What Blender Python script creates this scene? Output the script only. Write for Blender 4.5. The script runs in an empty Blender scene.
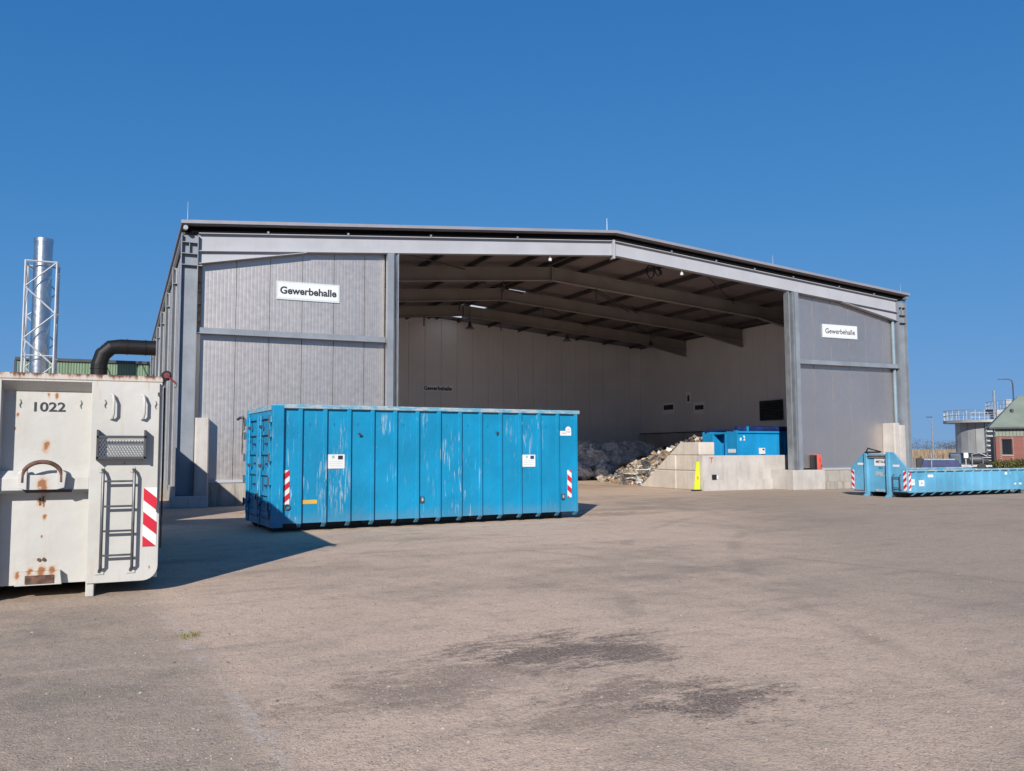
import bpy, bmesh, math, random
from mathutils import Vector, Matrix, noise
random.seed(7)
sc = bpy.context.scene
col = sc.collection
rad = math.radians

# ------------------------------------------------------------------ camera
FOC, CX, CY, H = 853.0, 512.0, 385.5, 1.6
YAW, PITCH, ROLL = .427, .077, .004
Fv = Vector((math.sin(YAW)*math.cos(PITCH), math.cos(YAW)*math.cos(PITCH), math.sin(PITCH)))
_r = Vector((math.cos(YAW), -math.sin(YAW), 0)); _u = _r.cross(Fv)
Rv = _r*math.cos(ROLL) - _u*math.sin(ROLL)
Uv = _r*math.sin(ROLL) + _u*math.cos(ROLL)
cd = bpy.data.cameras.new('camera'); cam = bpy.data.objects.new('camera', cd); col.objects.link(cam)
cd.sensor_width = 36; cd.lens = FOC/1024*36; cd.clip_start = .05; cd.clip_end = 5000
cam.matrix_world = Matrix(((Rv.x, Uv.x, -Fv.x, 0), (Rv.y, Uv.y, -Fv.y, 0), (Rv.z, Uv.z, -Fv.z, H), (0, 0, 0, 1)))
sc.camera = cam
# ------------------------------------------------------------------ sky, sun, exposure
SUN_EL = rad(26.6); SH = Vector((.58, .815)).normalized()      # SH: direction the shadows fall
w = bpy.data.worlds.new('World'); sc.world = w; w.use_nodes = True
nt = w.node_tree; nt.nodes.clear()
sky = nt.nodes.new('ShaderNodeTexSky'); sky.sky_type = 'NISHITA'; sky.sun_disc = False
sky.sun_elevation = SUN_EL; sky.sun_rotation = math.atan2(-SH.x, -SH.y) % (2*math.pi)
sky.altitude = 1500; sky.air_density = 1.0; sky.dust_density = 0; sky.ozone_density = 3.0
bg = nt.nodes.new('ShaderNodeBackground'); bg.inputs[1].default_value = .0628   # .08 / 2**.35
wo = nt.nodes.new('ShaderNodeOutputWorld')
hs = nt.nodes.new('ShaderNodeHueSaturation'); hs.inputs['Saturation'].default_value = 1.2
nt.links.new(sky.outputs[0], hs.inputs['Color'])
def vm(op, a, b):                              # one even film-like grade over the whole sky: c*s/(1+k*s)
    n = nt.nodes.new('ShaderNodeVectorMath'); n.operation = op
    for sk, v in zip(n.inputs, (a, b)):
        if isinstance(v, tuple): sk.default_value = v
        else: nt.links.new(v, sk)
    return n.outputs[0]
SKYS = .08
num = vm('MULTIPLY', hs.outputs[0], (1.145, 2.633, 4.12)); den = vm('ADD', vm('MULTIPLY', hs.outputs[0], (4.62*SKYS, 6*SKYS, 5*SKYS)), (1., 1., 1.))
nt.links.new(vm('DIVIDE', num, den), bg.inputs[0]); nt.links.new(bg.outputs[0], wo.inputs[0])
sd = bpy.data.lights.new('sun', 'SUN'); sd.energy = 5.0; sd.angle = rad(.53); sd.color = (1, .945, .87)
so = bpy.data.objects.new('sun', sd); col.objects.link(so)
ld = Vector((SH.x*math.cos(SUN_EL), SH.y*math.cos(SUN_EL), -math.sin(SUN_EL)))
so.rotation_euler = ld.to_track_quat('-Z', 'Y').to_euler(); so.location = (-20, -30, 30)
vs = sc.view_settings; vs.view_transform = 'Standard'; vs.look = 'None'; vs.exposure = .35; vs.gamma = 1
vs.use_curve_mapping = False
sc.cycles.max_bounces = 14; sc.cycles.diffuse_bounces = 9

# ------------------------------------------------------------------ helpers
def at(px, py, depth):                       # a pixel's ray at a given depth
    return Vector((0, 0, H)) + (Fv + Rv*((px-CX)/FOC) - Uv*((py-CY)/FOC))*depth

class MB:
    def __init__(s): s.v = []; s.f = []; s.m = []
    def add(s, vs, fs, mi=0):
        b = len(s.v); s.v += [tuple(p) for p in vs]; s.f += [tuple(i+b for i in f) for f in fs]; s.m += [mi]*len(fs)
        return s
    def box(s, x0, x1, y0, y1, z0, z1, mi=0):
        return s.add([(x0,y0,z0),(x1,y0,z0),(x1,y1,z0),(x0,y1,z0),(x0,y0,z1),(x1,y0,z1),(x1,y1,z1),(x0,y1,z1)],
            [(0,3,2,1),(4,5,6,7),(0,1,5,4),(1,2,6,5),(2,3,7,6),(3,0,4,7)], mi)
    def prism(s, poly, axis, a, b, mi=0):    # poly: 2D points; extruded along axis from a to b
        n = len(poly)
        def P(p, t):
            return (t,p[0],p[1]) if axis == 0 else ((p[0],t,p[1]) if axis == 1 else (p[0],p[1],t))
        vs = [P(p, a) for p in poly] + [P(p, b) for p in poly]
        fs = [tuple(range(n))[::-1], tuple(range(n, 2*n))] + [(i, (i+1) % n, n+(i+1) % n, n+i) for i in range(n)]
        return s.add(vs, fs, mi)
    def tube(s, pts, r, n=8, mi=0, closed=False):
        pts = [Vector(p) for p in pts]; rs = r if isinstance(r, (list, tuple)) else [r]*len(pts)
        rings = []; up = None
        for i, p in enumerate(pts):
            if closed: d = pts[(i+1) % len(pts)] - pts[i-1]
            else: d = pts[min(i+1, len(pts)-1)] - pts[max(i-1, 0)]
            d.normalize()
            if up is None or abs(up.dot(d)) > .97: up = Vector((0,0,1)) if abs(d.z) < .9 else Vector((1,0,0))
            a = d.cross(up).normalized(); b = a.cross(d); up = b
            rings.append([p + (a*math.cos(2*math.pi*k/n) + b*math.sin(2*math.pi*k/n))*rs[i] for k in range(n)])
        vs = [q for rg in rings for q in rg]; fs = []
        m = len(rings)
        for i in range(m if closed else m-1):
            j = (i+1) % m
            fs += [(i*n+k, i*n+(k+1) % n, j*n+(k+1) % n, j*n+k) for k in range(n)]
        if not closed: fs += [tuple(range(n))[::-1], tuple((m-1)*n+k for k in range(n))]
        return s.add(vs, fs, mi)
    def bar(s, p, q, wd, mi=0):              # square bar
        return s.tube([p, q], wd*.707, 4, mi)
    def mesh(s, name, mats, smooth=False):
        me = bpy.data.meshes.new(name); me.from_pydata(s.v, [], s.f)
        for m in (mats if isinstance(mats, (list, tuple)) else [mats]): me.materials.append(m)
        if any(s.m): me.polygons.foreach_set('material_index', s.m)
        bm = bmesh.new(); bm.from_mesh(me); bmesh.ops.recalc_face_normals(bm, faces=bm.faces); bm.to_mesh(me); bm.free()
        if smooth:
            me.polygons.foreach_set('use_smooth', [True]*len(me.polygons))
            me.set_sharp_from_angle(angle=rad(38))
        return me
    def build(s, name, mats, parent=None, smooth=False, bevel=0):
        return link(name, s.mesh(name, mats, smooth), parent, bevel)

def link(name, me, parent=None, bevel=0):
    o = bpy.data.objects.new(name, me); col.objects.link(o)
    if parent: o.parent = parent
    if bevel:
        b = o.modifiers.new('bevel', 'BEVEL'); b.width = bevel; b.segments = 2; b.limit_method = 'ANGLE'; b.angle_limit = rad(40)
    return o
def tag(o, label=None, cat=None, group=None, kind=None):
    if label: o['label'] = label
    if cat: o['category'] = cat
    if group: o['group'] = group
    if kind: o['kind'] = kind
    return o
def thing(name, label, cat, loc=(0,0,0), rz=0, group=None):
    o = bpy.data.objects.new(name, None); col.objects.link(o); o.location = loc; o.rotation_euler = (0,0,rz)
    o.empty_display_size = .3
    return tag(o, label, cat, group)
def B(name, mat, parent, x0, x1, y0, y1, z0, z1, bevel=0):
    return MB().box(x0,x1,y0,y1,z0,z1).build(name, mat, parent, bevel=bevel)
def copy_tree(o, parent=None):
    c = o.copy(); col.objects.link(c); c.parent = parent
    for ch in [k for k in bpy.data.objects if k.parent == o]: copy_tree(ch, c)
    return c
def text(s, size, mat, parent, loc, rot, name='lettering', bold=0.0, sx=1.0, depth=.0015):
    cu = bpy.data.curves.new('txt', 'FONT'); cu.body = s; cu.size = size; cu.align_x = 'CENTER'; cu.align_y = 'CENTER'
    cu.offset = bold; cu.extrude = depth; cu.resolution_u = 4
    t = bpy.data.objects.new('txt', cu); col.objects.link(t)
    bpy.context.view_layer.update()
    me = bpy.data.meshes.new_from_object(t.evaluated_get(bpy.context.evaluated_depsgraph_get()))
    bpy.data.objects.remove(t); me.materials.clear(); me.materials.append(mat)
    o = link(name, me, parent); o.location = loc; o.rotation_euler = rot; o.scale = (sx, 1, 1)
    return o
FACE_FRONT = (rad(90), 0, 0)                 # lettering that faces -Y
FACE_LEFT = (rad(90), 0, rad(-90))           # lettering that faces -X

# ------------------------------------------------------------------ node materials
ALB = .80; KEEP = ('interior', 'roof_sheet', 'purlin', 'waste', 'grey_bag', 'pale_bag', 'sooty', 'bright_sign')
class G:
    """tiny node graph writer"""
    def __init__(s, name):
        s.mat = bpy.data.materials.new(name); s.mat.use_nodes = True; s.t = s.mat.node_tree; s.t.nodes.clear()
        s.out = s.n('ShaderNodeOutputMaterial'); s.b = s.n('ShaderNodeBsdfPrincipled'); s.l(s.b.outputs[0], s.out.inputs[0])
        s.geo = s.n('ShaderNodeNewGeometry'); s.pos = s.geo.outputs['Position']
    def n(s, t): return s.t.nodes.new(t)
    def l(s, a, b): s.t.links.new(a, b)
    def put(s, sock, v):
        if isinstance(v, bpy.types.NodeSocket): s.l(v, sock)
        else: sock.default_value = v
    def math(s, op, a, b=0.0, c=None, clamp=False):
        m = s.n('ShaderNodeMath'); m.operation = op; m.use_clamp = clamp; s.put(m.inputs[0], a); s.put(m.inputs[1], b)
        if c is not None: s.put(m.inputs[2], c)
        return m.outputs[0]
    def vmath(s, op, a, b=(0,0,0)):
        m = s.n('ShaderNodeVectorMath'); m.operation = op; s.put(m.inputs[0], a); s.put(m.inputs[1], b)
        return m.outputs['Value'] if op in ('LENGTH', 'DOT_PRODUCT', 'DISTANCE') else m.outputs[0]
    def xyz(s, v=None):
        m = s.n('ShaderNodeSeparateXYZ'); s.put(m.inputs[0], v or s.pos); return m.outputs
    def noise(s, scale, detail=4, rough=.55, vec=None, stretch=None, dist=0):
        v = vec or s.pos
        if stretch: v = s.vmath('MULTIPLY', v, stretch)
        m = s.n('ShaderNodeTexNoise'); m.inputs['Scale'].default_value = scale; m.inputs['Detail'].default_value = detail
        m.inputs['Roughness'].default_value = rough; m.inputs['Distortion'].default_value = dist; s.l(v, m.inputs['Vector'])
        return m.outputs['Fac']
    def step(s, v, a, b):                    # smooth 0..1 between a and b
        m = s.n('ShaderNodeMapRange'); m.interpolation_type = 'SMOOTHSTEP'; s.put(m.inputs[0], v)
        m.inputs[1].default_value = a; m.inputs[2].default_value = b
        return m.outputs[0]
    def mix(s, f, a, b):
        m = s.n('ShaderNodeMix'); m.data_type = 'RGBA'; s.put(m.inputs[0], f)
        for sock, v in ((m.inputs[6], a), (m.inputs[7], b)):
            if isinstance(v, bpy.types.NodeSocket): s.l(v, sock)
            else: sock.default_value = (*v, 1)
        return m.outputs[2]
    def bump(s, h, strength, dist=.01):
        m = s.n('ShaderNodeBump'); m.inputs['Strength'].default_value = strength; m.inputs['Distance'].default_value = dist
        s.l(h, m.inputs['Height']); s.l(m.outputs[0], s.b.inputs['Normal'])
    def fin(s, colr, rough=.5, metal=0., spec=None):
        k = 1.0 if s.mat.name.startswith(KEEP) else ALB      # colours dimmed to offset raised exposure and deepen shade; most indoor ones kept
        if isinstance(colr, bpy.types.NodeSocket): colr = s.vmath('MULTIPLY', colr, (k, k, k))
        else: colr = tuple(c*k for c in colr)
        if isinstance(colr, bpy.types.NodeSocket): s.l(colr, s.b.inputs['Base Color'])
        else: s.b.inputs['Base Color'].default_value = (*colr, 1)
        s.put(s.b.inputs['Roughness'], rough); s.put(s.b.inputs['Metallic'], metal)
        if spec is not None: s.b.inputs['Specular IOR Level'].default_value = spec
        return s.mat

def paint(name, c, rough=.5, metal=0., var=.12, scale=1.2, streak=.0, bump=0., bscale=40, dirt=None):
    g = G(name); n1 = g.noise(scale, 5)
    c2 = tuple(x*(1-var*1.6) for x in c); c1 = tuple(min(1, x*(1+var*.6)) for x in c)
    cc = g.mix(g.step(n1, .3, .7), c2, c1)
    if streak:
        st = g.step(g.noise(3, 4, .6, stretch=(4, 4, .25)), .5, .75)
        cc = g.mix(g.math('MULTIPLY', st, streak), cc, dirt or tuple(x*.55 for x in c))
    fine = g.noise(70, 3)
    cc = g.mix(g.math('MULTIPLY', g.step(fine, .55, .8), .15), cc, tuple(x*.6 for x in c))
    if bump: g.bump(g.noise(bscale, 4), bump, .006)
    r = g.math('ADD', g.math('MULTIPLY', g.noise(6, 4), .2), rough-.1)
    return g.fin(cc, r, metal)

M = {}
M['panel'] = paint('silver_grey_panel', (.70,.645,.61), .45, .88, var=.04, scale=.5, streak=.08, dirt=(.58,.53,.49))
M['panel_in'] = paint('interior_panel_grey', (.84,.80,.78), .6, 0, var=.04, scale=.4, streak=.25, dirt=(.7,.66,.63))
M['steel'] = paint('blue_grey_steel_paint', (.27,.30,.34), .5, .1, var=.1, scale=1.5, streak=.15)
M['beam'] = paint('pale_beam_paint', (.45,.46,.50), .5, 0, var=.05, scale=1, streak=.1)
M['rafter'] = paint('interior_rafter_shade', (.29,.25,.225), .6, 0, var=.1, scale=1)  # beam paint browned and darkened to the look of unlit rafters
M['purlin'] = paint('purlin_dark_steel', (.09,.08,.08), .6, .2, var=.12)
M['roof'] = paint('roof_sheet_shaded', (.19,.155,.155), .6, 0, var=.12, scale=.5)  # off-white sheet coloured dark brown to carry the ceiling's shade
M['flash'] = paint('verge_flashing_grey', (.38,.38,.41), .45, .3, var=.06)
M['black'] = paint('black_plastic', (.016,.016,.018), .42, 0, var=.2)
M['gap_shade'] = G('gap_shade_black').fin((.006,.006,.007), .95, 0, .1)  # paints the shade of the gap under the roof edge
M['duct'] = G('black_duct_plastic').fin((.010,.010,.012), .5, 0, .25)
M['darkgrey'] = paint('dark_grey_steel', (.07,.075,.085), .5, .2, var=.15)
M['gal'] = paint('galvanised_steel', (.52,.55,.58), .42, .7, var=.12, scale=3)
M['signwhite'] = paint('sign_white', (.78,.80,.80), .4, 0, var=.03)
M['signbright'] = paint('bright_sign_white', (.93,.93,.92), .4, 0, var=.01)
M['signpale'] = paint('sign_margin_pale', (.62,.70,.70), .45, 0, var=.03)
M['ink'] = paint('sign_ink', (.03,.03,.045), .5, 0, var=.05)
M['red'] = paint('signal_red', (.62,.02,.045), .4, 0, var=.08)
M['refwhite'] = paint('reflective_white', (.80,.80,.79), .35, 0, var=.04)
M['orange_red'] = paint('sun_faded_red', (.72,.13,.09), .45, 0, var=.15)
M['yellow'] = paint('hi_vis_yellow', (.66,.78,.03), .5, 0, var=.1)
M['amber'] = paint('amber_strip', (.75,.45,.08), .4, 0, var=.08)
M['green_note'] = paint('green_print', (.25,.60,.48), .5)
M['blue_note'] = paint('navy_print', (.02,.06,.18), .5)
M['pink_note'] = paint('pink_print', (.75,.42,.52), .5)
M['navy'] = paint('navy_tarpaulin', (.012,.03,.14), .5, 0, var=.3, scale=4, bump=.4, bscale=8)
M['rust'] = paint('rusty_iron', (.16,.075,.05), .75, 0, var=.4, scale=12, bump=.3)
M['greenwall'] = paint('green_cladding', (.20,.30,.19), .55, 0, var=.08, scale=.4, streak=.12)
M['greenroof'] = paint('grey_green_roof', (.23,.27,.22), .6, 0, var=.1, scale=.6)
M['tank'] = paint('tank_cladding', (.40,.41,.41), .5, .2, var=.14, scale=.5, streak=.35)
M['stainless'] = paint('brushed_stainless', (.66,.68,.70), .30, .95, var=.1, scale=2)
M['glass_dark'] = G('dark_window_glass').fin((.012,.014,.018), .08, 0, .5)
M['bag'] = paint('grey_bag_film', (.72,.74,.78), .38, 0, var=.28, scale=2.2, bump=.9, bscale=6)
M['bagpale'] = paint('pale_bag_film', (.86,.88,.9), .35, 0, var=.12, scale=2.2, bump=.9, bscale=6)

def concrete(name, c, stain=.5, zstain=None):
    g = G(name); n = g.noise(1.3, 6, .6); cc = g.mix(g.step(n, .3, .75), tuple(x*.78 for x in c), c)
    st = g.step(g.noise(2.2, 5, .6, stretch=(3, 3, .3)), .48, .72)
    cc = g.mix(g.math('MULTIPLY', st, stain), cc, (.16,.145,.125))
    cc = g.mix(g.math('MULTIPLY', g.step(g.noise(45, 3), .6, .75), .35), cc, (.14,.13,.12))
    h = g.math('ADD', g.noise(30, 5), g.math('MULTIPLY', g.noise(4, 4), 2))
    g.bump(h, .35, .01)
    return g.fin(cc, .85)
M['conc'] = concrete('cast_concrete', (.60,.56,.52), .22)
M['conc_dirty'] = concrete('dirty_plinth_concrete', (.46,.42,.37), .7)
M['conc_dark'] = concrete('sooty_concrete_wall', (.58,.54,.51), .35)
M['block'] = concrete('sandy_concrete_block', (.70,.625,.545), .2)

# red and white hazard stripes: real strips are separate red pieces on a white plate, built below
def white_paint():
    g = G('worn_white_container_paint'); X, Y, Z = g.xyz()
    n = g.noise(1.5, 5); cc = g.mix(g.step(n, .3, .7), (.525,.515,.475), (.58,.572,.545))
    dr = g.step(g.noise(2.5, 5, .6, stretch=(6, 6, .35)), .56, .78)
    cc = g.mix(g.math('MULTIPLY', dr, .28), cc, (.45,.37,.27))
    run_ = g.math('MULTIPLY', g.step(g.noise(7, 5, .65, stretch=(4.5, 4.5, .22), dist=.3), .55, .68), g.math('MAXIMUM', g.step(Z, 2.05, 2.46), g.step(Z, .55, .18)))
    cc = g.mix(g.math('MULTIPLY', run_, .55), cc, (.50,.30,.15))
    sc_ = g.step(g.noise(28, 4, .7), .66, .74)
    cc = g.mix(g.math('MULTIPLY', sc_, .35), cc, (.35,.31,.27))
    wob = g.noise(14, 5, .65)
    # rust spots with drips (world position, front face)
    spots = [(-.79,1.70,.050),(-.83,1.08,.042),(-.79,1.03,.022),(-.78,.90,.028),(-.80,.68,.014),(-1.08,2.04,.022),(-1.10,1.88,.016),(-.79,1.265,.075),(-.79,.30,.06),(-.90,.30,.05),(-.68,.31,.05),(-1.02,.27,.04),(-.77,.43,.02),(.31,.30,.018),(-.2,2.2,.010),(.02,1.49,.012),(-.70,2.26,.03),(-.78,2.265,.025)]
    rust = None
    for sx, sz, r in spots:
        dx = g.math('SUBTRACT', X, sx); dz = g.math('SUBTRACT', Z, sz)
        dz = g.math('ADD', g.math('MULTIPLY', g.math('MAXIMUM', dz, 0.0), .95), g.math('MULTIPLY', g.math('MINIMUM', dz, 0.0), .42))
        d = g.math('SQRT', g.math('ADD', g.math('MULTIPLY', dx, dx), g.math('MULTIPLY', dz, dz)))
        d = g.math('ADD', d, g.math('MULTIPLY', g.math('SUBTRACT', wob, .5), r*1.6))
        m = g.step(d, r*1.15, r*.25)
        rust = m if rust is None else g.math('MAXIMUM', rust, m)
    top = g.math('ADD', Z, g.math('MULTIPLY', g.math('SUBTRACT', g.noise(9, 5, .7, stretch=(1.6, 1, .5)), .5), .22))
    tm = g.step(top, 2.452, 2.50)
    cc = g.mix(g.math('MULTIPLY', g.step(top, 2.40, 2.47), .40), cc, (.55,.34,.20))
    cc = g.mix(g.math('MULTIPLY', rust, .9), cc, (.52,.24,.08))
    cc = g.mix(g.math('MULTIPLY', g.step(rust, .6, 1.0), .75), cc, (.22,.09,.04))
    cc = g.mix(tm, cc, (.13,.05,.035))
    g.bump(g.math('ADD', g.noise(2.2, 3, .5), g.math('MULTIPLY', g.noise(9, 4), .25)), .35, .04)
    return g.fin(cc, g.math('ADD', .38, g.math('MULTIPLY', rust, .4)), 0)
M['white'] = white_paint()

def blue_paint(name, c, amount=1.0, fade=.0):
    g = G(name); X, Y, Z = g.xyz()
    n = g.noise(.9, 5); a = tuple(x*.86 for x in c); b = tuple(min(1, x*1.1+fade*.1) for x in c)
    cc = g.mix(g.step(n, .3, .7), a, b)
    big = g.step(g.noise(.8, 2, .5, stretch=(1, 1, .45)), .46, .64)
    s1 = g.step(g.noise(5, 5, .62, stretch=(4.5, 4.5, .38), dist=.4), .60, .66)
    cc = g.mix(g.math('MULTIPLY', g.math('MULTIPLY', s1, big), .5*amount), cc, (.62,.68,.70))
    zone = None
    for zx, zz, rx, rz in ((3.75,.9,.14,.75),(4.05,.95,.30,.7),(4.15,1.9,.10,.4),(8.62,1.7,.05,.75),(6.0,2.2,.08,.3),(8.1,2.1,.12,.3),(5.1,2.2,.2,.25),(6.5,1.6,.2,.3)):
        dx = g.math('DIVIDE', g.math('SUBTRACT', X, zx), rx); dz = g.math('DIVIDE', g.math('SUBTRACT', Z, zz), rz)
        m = g.step(g.math('ADD', g.math('MULTIPLY', dx, dx), g.math('MULTIPLY', dz, dz)), 1.2, .2)
        zone = m if zone is None else g.math('MAXIMUM', zone, m)
    s3 = g.step(g.noise(5, 6, .7, stretch=(7, 7, .45), dist=.6), .52, .60)
    cc = g.mix(g.math('MULTIPLY', g.math('MULTIPLY', s3, zone), .7*amount), cc, (.52,.56,.57))
    s2 = g.step(g.noise(11, 4, .6, stretch=(5, 5, .5)), .67, .73)
    cc = g.mix(g.math('MULTIPLY', s2, .35*amount), cc, (.45,.55,.62))
    low = g.step(g.math('ADD', Z, g.math('MULTIPLY', g.noise(3, 4), .5)), .75, .35)
    cc = g.mix(g.math('MULTIPLY', low, .35*amount), cc, (.17,.24,.28))
    sp = g.step(g.noise(22, 4, .7), .70, .76)
    cc = g.mix(g.math('MULTIPLY', sp, .5*amount), cc, (.16,.10,.08))
    g.bump(g.math('ADD', g.noise(1.7, 3, .5), g.math('MULTIPLY', g.noise(6, 4), .3)), .45, .05)
    return g.fin(cc, g.math('ADD', .36, g.math('MULTIPLY', g.noise(4, 4), .16)), 0)
M['blue'] = blue_paint('scratched_blue_container_paint', (.003,.262,.485))
M['blue_low'] = blue_paint('faded_blue_container_paint', (.105,.37,.57), .6, .3)
M['blue_in'] = blue_paint('bright_blue_container_paint', (.010,.29,.60), .3)
def worn_rail():
    g = G('worn_blue_rail'); n = g.noise(7, 5, .7, stretch=(.6, 1, 2))
    cc = g.mix(g.step(n, .42, .58), (.13,.36,.50), (.42,.47,.48))
    cc = g.mix(g.step(g.noise(16, 4, .7), .62, .7), cc, (.20,.15,.12))
    return g.fin(cc, .5)
M['rail'] = worn_rail()

# ------------------------------------------------------------------ ground
def ground_mat():
    g = G('dusty_yard_asphalt'); X, Y, Z = g.xyz()
    big = g.noise(.16, 5, .6); mid = g.noise(.9, 6, .65); fine = g.noise(22, 5, .7); grit = g.noise(95, 3, .7)
    dusty, grey = (.75,.55,.40), (.325,.265,.20)
    seam = g.math('ADD', g.math('SUBTRACT', X, g.math('SUBTRACT', 1.17, g.math('MULTIPLY', Y, .08))), g.math('MULTIPLY', g.math('SUBTRACT', g.noise(2.5, 5), .5), .35))
    left = g.step(seam, .25, -.25)
    f = g.math('ADD', g.math('MULTIPLY', big, .8), g.math('MULTIPLY', mid, .45))
    f = g.math('SUBTRACT', g.step(f, .34, .70), g.math('MULTIPLY', left, .55), clamp=True)
    f = g.math('MULTIPLY', f, g.math('SUBTRACT', 1, g.math('MULTIPLY', g.step(g.math('SUBTRACT', X, g.math('MULTIPLY', Y, .62)), 1.0, 5.5), .6)))
    cc = g.mix(f, grey, dusty)
    # dragged streaks and old wheel tracks
    st = g.noise(1.1, 6, .7, stretch=(.35, 1.9, 1), dist=.4)
    cc = g.mix(g.math('MULTIPLY', g.step(st, .50, .70), .34), cc, (.25,.195,.17))
    st2 = g.noise(2.3, 5, .65, stretch=(.3, 1.5, 1), dist=.3)
    cc = g.mix(g.math('MULTIPLY', g.step(st2, .54, .70), .30), cc, (.70,.53,.40))
    blot = g.noise(3.5, 6, .75)
    cc = g.mix(g.math('MULTIPLY', g.step(blot, .50, .70), .36), cc, (.25,.195,.165))
    # faint tyre tracks swinging out of the hall
    for ox, oy, rr, wd in ((26.0, -2.0, 21.5, .16), (26.0, -2.0, 23.3, .16), (-14.0, 2.0, 22.6, .14), (-14.0, 2.0, 24.4, .14)):
        dd = g.vmath('DISTANCE', g.vmath('MULTIPLY', g.pos, (1, 1, 0)), (ox, oy, 0))
        e = g.math('ABSOLUTE', g.math('SUBTRACT', dd, rr)); e = g.math('ADD', e, g.math('MULTIPLY', g.math('SUBTRACT', g.noise(5, 4, .7), .5), .25))
        m = g.math('MULTIPLY', g.step(e, wd, wd*.3), g.step(g.noise(.6, 3), .42, .62))
        cc = g.mix(g.math('MULTIPLY', m, .30), cc, (.27,.205,.16))
    # damp oily patches, broken up
    wob = g.noise(2.2, 3, .6, stretch=(.8, 1.3, 1)); dark = None
    rag = g.math('ADD', g.math('MULTIPLY', g.math('SUBTRACT', wob, .5), 2.6), g.math('ADD', g.math('MULTIPLY', g.math('SUBTRACT', g.noise(9, 4, .7, stretch=(.7, 1.5, 1)), .5), 2.6), g.math('MULTIPLY', g.math('SUBTRACT', g.noise(38, 4, .75), .5), 2.2)))
    for sx, sy, rx, ry, k in [(3.2,6.25,.95,.55,1.0),(3.75,5.95,.5,.4,.9),(3.55,4.55,.60,.36,1.0),(3.1,5.0,.75,.32,.75),(2.3,5.9,1.0,.45,.62),(1.75,5.55,.8,.4,.55),(2.6,4.6,.9,.25,.5),(11.4,18.9,1.2,.6,.6),(4.2,9.6,2.0,.6,.22),(12.6,20.2,1.6,.5,.4),(6.4,9.2,.7,.3,.3)]:
        dx = g.math('DIVIDE', g.math('SUBTRACT', X, sx), rx); dy = g.math('DIVIDE', g.math('SUBTRACT', Y, sy), ry)
        d = g.math('SQRT', g.math('ADD', g.math('MULTIPLY', dx, dx), g.math('MULTIPLY', dy, dy)))
        d = g.math('ADD', d, rag)
        m = g.math('MULTIPLY', g.step(d, 1.25, .30), k)
        dark = m if dark is None else g.math('MAXIMUM', dark, m)
    speck = g.step(g.noise(40, 5, .8), .40, .58)
    cc = g.mix(g.math('MULTIPLY', dark, g.math('SUBTRACT', .92, g.math('MULTIPLY', speck, .35))), cc, (.068,.050,.045))
    # pale worn seam
    ln = g.math('ABSOLUTE', seam); sm = g.math('MULTIPLY', g.step(ln, .085, .01), g.step(g.noise(2.2, 5, .7), .40, .56))
    sm = g.math('MULTIPLY', sm, g.step(Y, 9.6, 8.8))
    cc = g.mix(g.math('MULTIPLY', sm, .6), cc, (.66,.56,.48))
    # grit: pebble cells of uneven tone, dark pits, pale specks
    vo = g.n('ShaderNodeTexVoronoi'); vo.inputs['Scale'].default_value = 75; g.l(g.pos, vo.inputs['Vector'])
    tone = g.xyz(vo.outputs['Color'])[0]
    cc = g.mix(g.math('MULTIPLY', g.step(tone, .62, 1.0), .42), cc, (.20,.16,.14))
    cc = g.mix(g.math('MULTIPLY', g.step(tone, .26, .0), .38), cc, (.66,.54,.46))
    cc = g.mix(g.math('MULTIPLY', g.step(fine, .50, .70), .38), cc, (.24,.19,.165))
    cc = g.mix(g.math('MULTIPLY', g.step(grit, .58, .72), .40), cc, (.70,.59,.50))
    cc = g.mix(g.math('MULTIPLY', g.step(grit, .42, .30), .50), cc, (.15,.12,.105))
    h = g.math('ADD', fine, g.math('ADD', g.math('MULTIPLY', grit, .5), g.math('ADD', g.math('ADD', g.math('MULTIPLY', mid, 3.0), g.math('MULTIPLY', g.noise(6, 5, .7), 2.5)), g.math('MULTIPLY', vo.outputs['Distance'], -.5))))
    g.bump(h, .5, .012)
    return g.fin(cc, .9, 0, .2)
gm = ground_mat()
mb = MB(); mb.add([(-1500,-1500,0),(1500,-1500,0),(1500,1500,0),(-1500,1500,0)], [(0,1,2,3)])
tag(mb.build('ground', gm), 'dusty brown grey asphalt yard with dark oily patches', None, None, 'structure')

# ------------------------------------------------------------------ hall (local: x right 0..W, y into the hall, z up)
HX, HY, W, L = 1.4, 26.7, 29.87, 30.9
RX = W/2; SL = .0835; ZT = 8.13; BAY = 5.15; YB = 20.5
def zt(x): return ZT + SL*min(x, W-x)
hall = thing('industrial_hall', 'long grey metal industrial hall with wide open front and shallow gable roof', 'building', (HX, HY, 0))

def wall_panel(name, mat, o, u, n, width, z0, za, zb, ribs=5, thick=.08, gap=.005, dep=.0008):
    """ribbed sandwich panel; o start point, u along, n outward (2D), tops za..zb"""
    pr = [(gap, .02), (gap+.006, 0)]
    pw = (width-2*gap-.012)/ribs
    for k in range(ribs):
        a = gap+.006+k*pw
        pr += [(a+pw*.62, 0), (a+pw*.70, dep), (a+pw*.92, dep), (a+pw, 0)]
    pr += [(width-gap, .02), (width-gap, thick), (gap, thick)]
    vs = []; k = len(pr)
    for top in (0, 1):
        for x, d in pr:
            z = z0 if not top else za+(zb-za)*x/width
            vs.append((o[0]+u[0]*x-n[0]*d, o[1]+u[1]*x-n[1]*d, z))
    fs = [tuple(range(k))[::-1], tuple(range(k, 2*k))] + [(i, (i+1) % k, k+(i+1) % k, k+i) for i in range(k)]
    return MB().add(vs, fs).build(name, mat, hall)
def run(name, mat, x0, x1, fn, pitch=1.0, first=0):
    x = x0
    while x < x1-.05:
        e = min(x+pitch, x1); fn(x, e); x = e

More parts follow.
